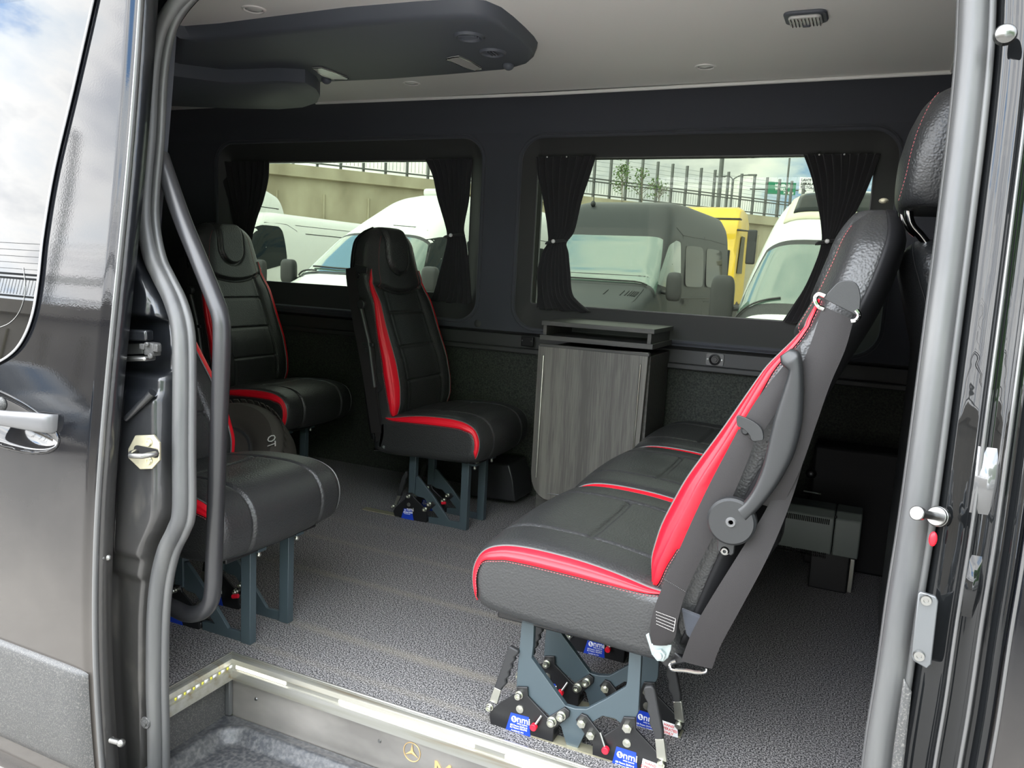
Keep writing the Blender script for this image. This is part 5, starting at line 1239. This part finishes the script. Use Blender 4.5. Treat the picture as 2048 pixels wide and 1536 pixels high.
# dark grey van facing us beyond the front window
V = Van('sprinter', -3.92, 10.25, 1.98, turn=math.radians(-4), n=12, taper=.10); V.T = [(a if a < 3.5 else a-1.0, b) for a, b in V.T]; V.L = V.T[-1][0]; DV = V
v1 = vehicle('dark_van', 'dark grey high-roof van parked nose-on beyond the front window', 'van', V, X['darkpaint'])
ws = lambda u: .62+.30*u*0+.0
V.screen(1.02, 1.60, lambda u: .42+.62*u, X['wglass'], v1)
MB().grid(lambda u, v: V.sec(.97+.70*u, (.36+.66*u)+(PI-2*(.36+.66*u))*v, .003), 10, 20).build('windscreen_surround', X['bplastic'], v1, sharp=0)
V.sidepatch([(1.12, 1.42), (1.40, 1.72), (1.66, 2.02), (1.95, 2.10), (2.18, 2.08), (2.20, 1.44), (1.7, 1.36)], X['wglass'], v1, 'side_window')
V.sidepatch([(1.10, 1.40), (1.40, 1.75), (1.64, 2.05), (1.95, 2.14), (2.22, 2.12), (2.24, 1.41), (1.7, 1.32)], X['bplastic'], v1, 'window_surround', eps=.003)
V.line([(2.32, .5), (2.32, 2.2), (2.0, 2.30), (1.7, 2.2)], v1); V.line([(2.36, 2.20), (4, 2.22), (5, 2.2)], v1); V.line([(3.6, .5), (3.6, 2.25)], v1); V.line([(3.62, 1.15), (5.1, 1.15)], v1)
V.line([(1.0, 1.30), (2.3, 1.22), (5.0, 1.22)], v1, 'body_crease', r=.010, m=X['darkpaint'])
V.sidepatch([(2.45, 1.40), (2.45, 2.05), (3.5, 2.07), (3.5, 1.40)], X['dglass'], v1, 'side_window')
V.sidepatch([(3.7, 1.40), (3.7, 2.07), (4.8, 2.07), (4.8, 1.40)], X['dglass'], v1, 'side_window')
for sg in (-1, 1): V.mirror(sg, v1, 1.28, 1.42, .42)
V.wheels((.95, 4.2), v1)
V.wiper(v1, .98, 1.2, 1.9); V.wiper(v1, .98, 1.75, 2.45)
g = MB()
for k in range(16):
    ph = 1.28+.62*k/15; a, b = V.sec(.62, ph, .004), V.sec(.80, ph, .004); g.tube([a, b], .008, 5)
g.build('scuttle_grille', X['bplastic'], v1)
g = MB()
for sg in (.32, -.32): g.tube([V.sec(.12, PI/2+sg*1.6, .002), V.sec(.5, PI/2+sg*1.3, .002), V.sec(.92, PI/2+sg*1.1, .002)], .010, 6)
g.build('bonnet_crease', X['darkpaint'], v1)
V.sidepatch([(2.40, 1.12), (2.40, 1.20), (2.62, 1.20), (2.62, 1.12)], X['bplastic'], v1, 'door_handle', eps=.02)
sw = V.sec(1.3, 1.3, -.35); MB().tube([sw+Vector((.17*math.cos(a), .05*math.sin(a), .17*math.sin(a))) for a in np.linspace(0, 2*PI, 25)[:-1]], .014, 6, loop=True).build('steering_wheel', X['bplastic'], v1)
an = V.W(-.47, 1.93, V.topS(1.93)); MB().ball(an+Vector((0, -.02, .03)), .05, 12, (.8, 1, 1)).tube([an+Vector((0, 0, .04)), an+Vector((0, -.02, .75))], .008, 6).build('roof_aerial', X['bplastic'], v1)
# white high-roof van in the rear window
V = Van('high', -6.30, 7.60, 2.02, taper=.20); V.T = [(a, b*.975 if b > 2 else b) for a, b in V.T]
v2 = vehicle('white_van', 'white high-roof van with sloping roof front, parked nose-on beyond the rear window', 'van', V, X['whitepaint'], 'white vans in the yard')
MB().grid(lambda u, v: V.sec(.92+.80*u, (.34+.62*u)+(PI-2*(.34+.62*u))*v, .003), 10, 20).build('windscreen_surround', X['bplastic'], v2, sharp=0)
V.screen(.97, 1.66, lambda u: .42+.58*u, X['wglass'], v2)
V.sidepatch([(1.05, 1.36), (1.40, 1.64), (1.66, 1.86), (1.95, 1.92), (2.28, 1.92), (2.30, 1.36), (1.7, 1.30)], X['dglass'], v2, 'side_window')
V.sidepatch([(2.5, 1.36), (2.5, 1.92), (3.9, 1.92), (3.9, 1.36)], X['dglass'], v2, 'side_window'); V.sidepatch([(4.1, 1.36), (4.1, 1.92), (5.9, 1.92), (5.9, 1.36)], X['dglass'], v2, 'side_window')
V.line([(2.38, .5), (2.38, 1.98), (1.9, 2.0)], v2); V.line([(1.6, 2.04), (3, 2.06), (6, 2.06)], v2)
for sg in (-1, 1): V.mirror(sg, v2, 1.15, 1.36, .34)
V.wheels((.95, 5.1), v2); V.wiper(v2, .95, 1.2, 1.9); V.wiper(v2, .95, 1.75, 2.4)
q = V.sec(3.6, 1.62, 0); MB().box(q+Vector((0, 0, .05)), (.36, .3, .12)).build('roof_vent', X['whitepaint'], v2, bevel=.04)
q = V.sec(3.9, 1.2, 0); MB().tube([q, q+Vector((-.10, -.05, -.02)), q+Vector((-.14, -.10, -.14))], .014, 6).build('roof_hook', X['bplastic'], v2)
g = MB().tube([V.sec(.90, 1.05, .012), V.sec(.90, PI-1.05, .012)], .014, 6); g.build('bonnet_gap', X['bplastic'], v2)
# low white panel van, side on
V = Van('low', -10.42, 8.75, 1.86, taper=.16)
v3 = vehicle('white_van', 'low white panel van seen side-on beyond the rear window, left of the high-roof van', 'van', V, X['whitepaint'], 'white vans in the yard')
V.sidepatch([(1.15, 1.36), (1.30, 1.60), (1.65, 1.98), (1.90, 2.07), (2.27, 2.07), (2.33, 2.0), (2.33, 1.50), (2.20, 1.40), (1.45, 1.24)], X['dglass'], v3, 'door_window', eps=.008)
MB().grid(lambda u, v: V.sec(.92+.80*u, (.34+.62*u)+(PI-2*(.34+.62*u))*v, .003), 10, 20).build('windscreen', X['wglass'], v3, sharp=0)
V.line([(2.72, .5), (2.72, 2.02), (2.50, 2.12), (2.0, 2.12), (1.5, 1.85), (1.1, 1.45)], v3); V.line([(2.74, 2.12), (5.3, 2.12)], v3); V.line([(2.95, 1.98), (5.2, 1.98)], v3, r=.008)
V.mirror(1, v3, 1.45, 1.28, .40, 1.1); V.wheels((.95, 4.4), v3)
# tall white van behind it
V = Van('sprinter', -12.45, 7.25, 1.9, taper=.16); V.T = [(a, b*1.10 if b > 2 else b) for a, b in V.T]
v4 = vehicle('white_van', 'white van roof showing behind the low panel van at the left', 'van', V, X['whitepaint'], 'white vans in the yard')
V.line([(2.6, 2.55), (6.1, 2.55)], v4, r=.010); V.line([(5.6, 1.0), (5.6, 2.85)], v4); V.wheels((.95, 4.9), v4)
# white camper on the right
V = Van('camper', -.50, 9.10, 2.06, taper=.22)
v5 = vehicle('camper_van', 'white camper van with roof window, parked nose-on right of the dark van', 'van', V, X['whitepaint'])
MB().grid(lambda u, v: V.sec(.42+.80*u, (.30+.62*u)+(PI-2*(.30+.62*u))*v, .003), 12, 20).build('windscreen_surround', X['bplastic'], v5, sharp=0)
V.screen(.56, 1.16, lambda u: .46+.52*u, X['wglass'], v5)
mo = V.mirror(-1, v5, .72, 1.30, .50, 1.25); V.mirror(1, v5, .72, 1.30, .50, 1.25)
V.wiper(v5, .50, 2.5, 1.7); V.wheels((.95, 5.0), v5)
a = V.sec(1.75, 1.55, .01); MB().grid(lambda u, v: V.sec(1.50+.62*u, 1.10+.90*v, .012), 6, 8).build('roof_window_frame', mat('cream_plastic', (.72, .68, .52), .5), v5, solid=.02)
MB().grid(lambda u, v: V.sec(1.60+.42*u, 1.22+.62*v, .030), 6, 8).build('roof_window', X['dglass'], v5, solid=.02)
for sg in (-1, 1):
    MB().grid(lambda u, v: V.sec(.02+.28*u, (.30+.42*v) if sg > 0 else PI-.30-.42*v, .008), 8, 8).build('headlamp', X['head'], v5, sharp=0)
    V.line([(.0, .5), (.45, 1.15)], v5, sg=sg)
g = MB().tube([V.sec(.33, .35, .002), V.sec(.33, PI/2, .002), V.sec(.33, PI-.35, .002)], .006, 6); g.build('bonnet_gap', X['bplastic'], v5)
MB().grid(lambda u, v: V.sec(.60+.30*u, 1.05+.10*v, .010), 3, 3).build('paper_notice', M['white'], v5)
# yellow truck cab behind
tk = thing('yellow_truck', 'yellow truck cab with black mirrors behind the dark van', 'truck', (-4.6, 22, GZ), None)
tx0, tx1, tyf = -5.7, -3.40, 21.5
rs = []
for y_, zt_, k in ((0, 1.3, .97), (.02, 2.4, .97), (.35, 3.1, .97), (.75, 3.50, .95), (1.3, 3.58, .95), (2.0, 3.52, .95)):
    c_ = (tx0+tx1)/2; h_ = (tx1-tx0)/2*k
    rs.append([(c_+h_*q[0], tyf+y_, GZ+.9+(zt_-.9)*q[1]) for q in ((-1, 0), (-1, .85), (-.93, .97), (-.8, 1), (.8, 1), (.93, .97), (1, .85), (1, 0))])
MB().rings(rs).build('cab', X['yellow'], tk, bevel=.03)
MB().bx(tx0+.2, tx1-.2, tyf-.02, tyf+.08, GZ+1.6, GZ+2.35).build('windscreen', X['dglass'], tk, bevel=.02)
MB().prism([(tx1-.02, tyf+.25, GZ+1.75), (tx1-.02, tyf+1.1, GZ+1.75), (tx1-.02, tyf+1.1, GZ+2.75), (tx1-.02, tyf+.55, GZ+2.75)], (.012, 0, 0)).build('side_window', X['dglass'], tk)
MB().bx(tx0, tx1, tyf, tyf+2, GZ+.35, GZ+.9).build('chassis', X['bplastic'], tk, bevel=.03)
for z, h in ((2.55, .34), (2.0, .62)):
    MB().bx(tx1+.22, tx1+.46, tyf-.08, tyf+.06, GZ+z, GZ+z+h).build('mirror', X['bplastic'], tk, bevel=.04)
MB().tube([(tx1-.1, tyf+.3, GZ+2.9), (tx1+.3, tyf, GZ+2.85), (tx1+.32, tyf, GZ+2.0)], .03, 8).build('mirror_arm', X['bplastic'], tk)
MB().bx(tx0+.1, tx1+.05, tyf-.35, tyf-.05, GZ+3.12, GZ+3.16).build('sun_visor', X['bplastic'], tk, bevel=.01)
for sx_ in (tx0+.2, tx1-.2): MB().cyl((sx_-.15, tyf+1, GZ+.5), (sx_+.15, tyf+1, GZ+.5), .5, 24).build('wheel', M['tyre'], tk, bevel=.03)
# retaining wall and noise fence beyond the yard
WA, WD = Vector((-15.9, 17.6, 0)), Vector((.596, .803, 0)); WN = Vector((-.803, .596, 0))
def wallrun(A, D, N, s0, s1, zt, tg, mt, label, lab2, sp=2.0, spn=None, fh=1.55, rails=True):
    w = thing('concrete_wall', label, 'retaining wall', tuple(A+D*s0+Vector((0, 0, GZ))))
    def q(s, n, z): return A+D*s+N*n+Vector((0, 0, z))
    MB().rings([[q(s, 0, GZ), q(s, 0, zt-.36), q(s, -.16, zt-.33), q(s, -.16, zt), q(s, .3, zt), q(s, .3, GZ)] for s in (s0, s1)]).build('wall', mt, w, sharp=20)
    g = MB(); s = s0+.6
    while s < s1:
        a = q(s, -.02, GZ+1.0); g.tube([a, q(s, -.02, zt-.75)], .035, 5); s += 1.35
    g.build('rib', X['concrete'], w)['kind'] = 'stuff'
    f = thing('noise_fence', lab2, 'fence', tuple(A+D*s0+Vector((0, 0, zt))))
    n = int((s1-s0)/sp); pts = [s0+.3+k*sp for k in range(n)]
    for s in pts:
        MB().prism([q(s-.03, -.05, zt), q(s+.03, -.05, zt), q(s+.03, .05, zt), q(s-.03, .05, zt)], (0, 0, fh)).build('post', X['fencem'], f)
    for z in (.08, .52, .62): MB().prism([q(s0, -.09, zt+z), q(s0, -.03, zt+z), q(s0, -.03, zt+z+.04), q(s0, -.09, zt+z+.04)], D*(s1-s0)).build('rail', X['fencem'], f)
    g = MB()
    for k in range(5): g.prism([q(s0, .0, zt+.78+k*.15), q(s0, .015, zt+.78+k*.15), q(s0, .015, zt+.788+k*.15), q(s0, .0, zt+.788+k*.15)], D*(s1-s0))
    s = s0
    while s < s1: g.prism([q(s, -.05, zt+.15), q(s+.010, -.05, zt+.15), q(s+.010, -.04, zt+.15), q(s, -.04, zt+.15)], (0, 0, .42)); s += .12
    g.build('wire_mesh', X['mesh'], f, sharp=0)
    return w, f
wallrun(WA, WD, WN, -3, 42, 3.62, None, X['concrete'], 'long yellowish concrete retaining wall behind the white vans', 'tall steel and mesh fence on top of the concrete wall', sp=.69, fh=1.52)
# road signs, lamp posts, mast
def far(px, py, t): return Vector(CP+ray(px, py)*t)
T_ = 55
a, b, c = far(1533, 363, T_), far(1593, 361, T_), far(1534, 387, T_)
gs = thing('road_sign', 'green motorway direction sign on a gantry above the fence', 'road sign', tuple(a))
U = (b-a).normalized(); U.z = 0; U.normalize(); wS = (b-a).length; hS = a.z-c.z
Nn = U.cross(Vector((0, 0, 1)))
MB().prism([a, a+U*wS, a+U*wS+Vector((0, 0, -hS)), a+Vector((0, 0, -hS))], -Nn*.08).build('panel', X['signg'], gs)
for tx, fx, fz, sz in (('HELSINKI', .30, .36, .19), ('TURKU', .30, .68, .19), ('E 63', .76, .93, .16), ('>', .60, .95, .2)):
    text('lettering', tx, a+U*wS*fx+Vector((0, 0, -hS*fz))+Nn*.02, U, (0, 0, 1), wS*sz*.62, M['white'], gs, off=.0, bold=.012)
MB().prism([a+U*wS*.66+Vector((0, 0, -hS*.72))+Nn*.01, a+U*wS*.73+Vector((0, 0, -hS*.72))+Nn*.01, a+U*wS*.73+Vector((0, 0, -hS*.96))+Nn*.01, a+U*wS*.66+Vector((0, 0, -hS*.96))+Nn*.01], Nn*.02).build('red_field', M['redprint'], gs)
text('lettering', '3', a+U*wS*.68+Vector((0, 0, -hS*.92))+Nn*.04, U, (0, 0, 1), wS*.10, M['white'], gs, off=0)
a2, b2, c2 = far(1601, 354, T_), far(1626, 353, T_), far(1602, 387, T_)
g2 = thing('road_sign', 'white district sign with an upward arrow beside the green sign', 'road sign', tuple(a2)); w2 = (b2-a2).length*1.15; h2 = a2.z-c2.z
MB().prism([a2, a2+U*w2, a2+U*w2+Vector((0, 0, -h2)), a2+Vector((0, 0, -h2))], -Nn*.08).build('panel', M['white'], g2)
for k, tx in enumerate(('LAHTI', 'LAKALAIVA', 'PELTOLAMMI')): text('lettering', tx, a2+U*w2*.08+Vector((0, 0, -h2*(.24+.22*k)))+Nn*.02, U, (0, 0, 1), h2*.22, M['lock'], g2, off=0, bold=.01)
ar0 = a2+U*w2*.38+Nn*.02; MB().tube([ar0+Vector((0, 0, -h2*.97)), ar0+Vector((0, 0, -h2*.76))], .03, 5).tube([ar0-U*.10+Vector((0, 0, -h2*.86)), ar0+Vector((0, 0, -h2*.74)), ar0+U*.10+Vector((0, 0, -h2*.86))], .03, 5).build('arrow', M['lock'], g2)
MB().tube([far(1500, 378, T_+1), far(1700, 384, T_+1)], .05, 6).build('gantry_bar', X['fencem'], gs)
for aa_, ww_, gg_ in ((a, wS, gs), (a2, w2, g2)):
    c_ = aa_+U*ww_*.5-Nn*.14; MB().tube([(c_.x, c_.y, GZ), (c_.x, c_.y, c_.z)], .06, 8).build('post', X['fencem'], gg_)
for px, lb, t, top in ((1430, 'thick dark lamp post rising above the fence', 40, 250), (1563, 'thin mast behind the green road sign', 50, 250)):
    p_ = far(px, 480, t); q_ = far(px, top, t); o = MB().tube([(p_.x, p_.y, GZ), (p_.x, p_.y, q_.z)], .11 if px < 1500 else .06, 10).build('lamp_post' if px < 1500 else 'mast', X['fencem']); tag(o, lb, 'post')
p_ = far(1466, 359, 45); sl = thing('street_lamp', 'twin armed street lamp beyond the fence', 'street lamp', (p_.x, p_.y, GZ))
MB().tube([(p_.x, p_.y, GZ), tuple(p_)], .07, 8).build('pole', X['fencem'], sl)
for px, py in ((1442, 353), (1505, 350)):
    e_ = far(px, py, 45); MB().tube(spline([p_, p_.lerp(e_, .35)+Vector((0, 0, .12)), e_], 12), .035, 6).build('arm', X['fencem'], sl); MB().box(e_, (.5, .2, .08)).build('lantern', X['fencem'], sl, bevel=.02)
# saplings by the fence
def sapling(px, py0, py1, t, label, seed, n=160, sp=.45):
    rnd = random.Random(seed); b_ = far(px, py0, t); tp = far(px, py1, t); root = thing('birch_sapling', label, 'tree', (b_.x, b_.y, b_.z), 'saplings by the fence')
    g = MB(); g.tube([b_+Vector((0, 0, -2.5)), b_, tp], .02, 6)
    tips = []
    for k in range(14):
        u = rnd.random(); c_ = b_.lerp(tp, u); e_ = c_+Vector((rnd.uniform(-1, 1), rnd.uniform(-.4, .4), rnd.uniform(.2, .9)))*sp*(1.15-u); g.tube([c_, e_], .009, 5); tips += [c_.lerp(e_, v) for v in (.5, .75, 1)]
    g.build('trunk', X['bark'], root)
    g = MB()
    for k in range(n):
        c_ = rnd.choice(tips)+Vector((rnd.gauss(0, .09), rnd.gauss(0, .09), rnd.gauss(0, .09))); r_ = rnd.uniform(.03, .06)
        R3 = Matrix.Rotation(rnd.uniform(0, 6), 3, 'X') @ Matrix.Rotation(rnd.uniform(0, 6), 3, 'Z'); g.add([c_+R3 @ Vector(v) for v in ((-r_, 0, 0), (0, r_*.5, 0), (r_, 0, 0), (0, -r_*.5, 0))], [(0, 1, 2, 3)])
    lv = g.build('foliage', X['leaf'], root, sharp=0, fix=False); lv['kind'] = 'stuff'
sapling(1244, 400, 330, 26, 'leafy sapling before the fence, left of the pair', 3, 220); sapling(1284, 400, 338, 26, 'thin sapling before the fence, right of the pair', 5, 150); sapling(1318, 400, 365, 27, 'small sapling before the fence nearest the lamp post', 8, 80)
# ---- kerb side of the yard, seen mirrored in the door paint
wallrun(Vector((0, -10, 0)), Vector((1, 0, 0)), Vector((0, -1, 0)), -45, .3, 2.75, None, mat('brown_grey_concrete', (.5, .45, .38), .85, noise=(1.2, [(.3, (.44, .39, .33)), (.7, (.58, .53, .45))])), 'brown concrete wall across the yard, mirrored in the open door', 'mesh fence on the opposite wall, mirrored in the open door', sp=3.0, fh=3.7)
def car(x, y, label, m, k=1.0):
    V = Van('car', x, y, 1.8, turn=PI/2, n=3.2); V.T = [(a, b*k) for a, b in V.T]; r = vehicle('parked_car', label, 'car', V, m, 'cars parked across the yard'); V.wheels((.85, 3.6), r, .31)
    for sg in (-1, 1): V.sidepatch([(1.5, .95*k), (2.0, 1.27*k), (3.1, 1.30*k), (3.7, 1.0*k)], X['dglass'], r, 'side_window', sg=sg)
    return r
car(-5.2, -6.2, 'dark blue car across the yard, mirrored in the door, nearest the van', X['navy'], 1.08)
car(-10.4, -6.3, 'dark blue car across the yard, second from the van', X['navy'], 1.12)
car(-15.6, -6.1, 'dark blue car across the yard, third from the van', X['navy'], 1.06)
car(-20.8, -6.3, 'dark blue car across the yard, fourth from the van', X['navy'], 1.06)
V = Van('sprinter', 1.0, -6.8, 1.95, turn=-PI/2); v6 = vehicle('parked_van', 'white and grey van across the yard, mirrored in the front door', 'van', V, X['whitepaint']); V.wheels((.95, 4.8), v6)
for z in (.9, 1.25): V.line([(1.2, z), (6, z)], v6, 'stripe', r=.07, sg=-1, m=X['bplastic']); V.line([(1.2, z), (6, z)], v6, 'stripe', r=.07, sg=1, m=X['bplastic'])
rnd = random.Random(4); g = MB()
for k in range(80):
    g.v and None
    c_ = Vector((rnd.uniform(1.5, 20), rnd.uniform(-16, -11.8), rnd.uniform(.5, 8.5))); r_ = rnd.uniform(1.0, 1.9); g.ball(c_, r_, 14, (1, 1, .8))
hd_ = g.build('tree_belt', X['lawn'], sharp=0, sub=0); dm2 = hd_.modifiers.new('d', 'DISPLACE'); tx_ = bpy.data.textures.new('leafnoise', 'CLOUDS'); tx_.noise_scale = .5; dm2.texture = tx_; dm2.strength = .8
tag(hd_, 'green belt of trees across the yard, mirrored in the front door', 'trees', kind='stuff')
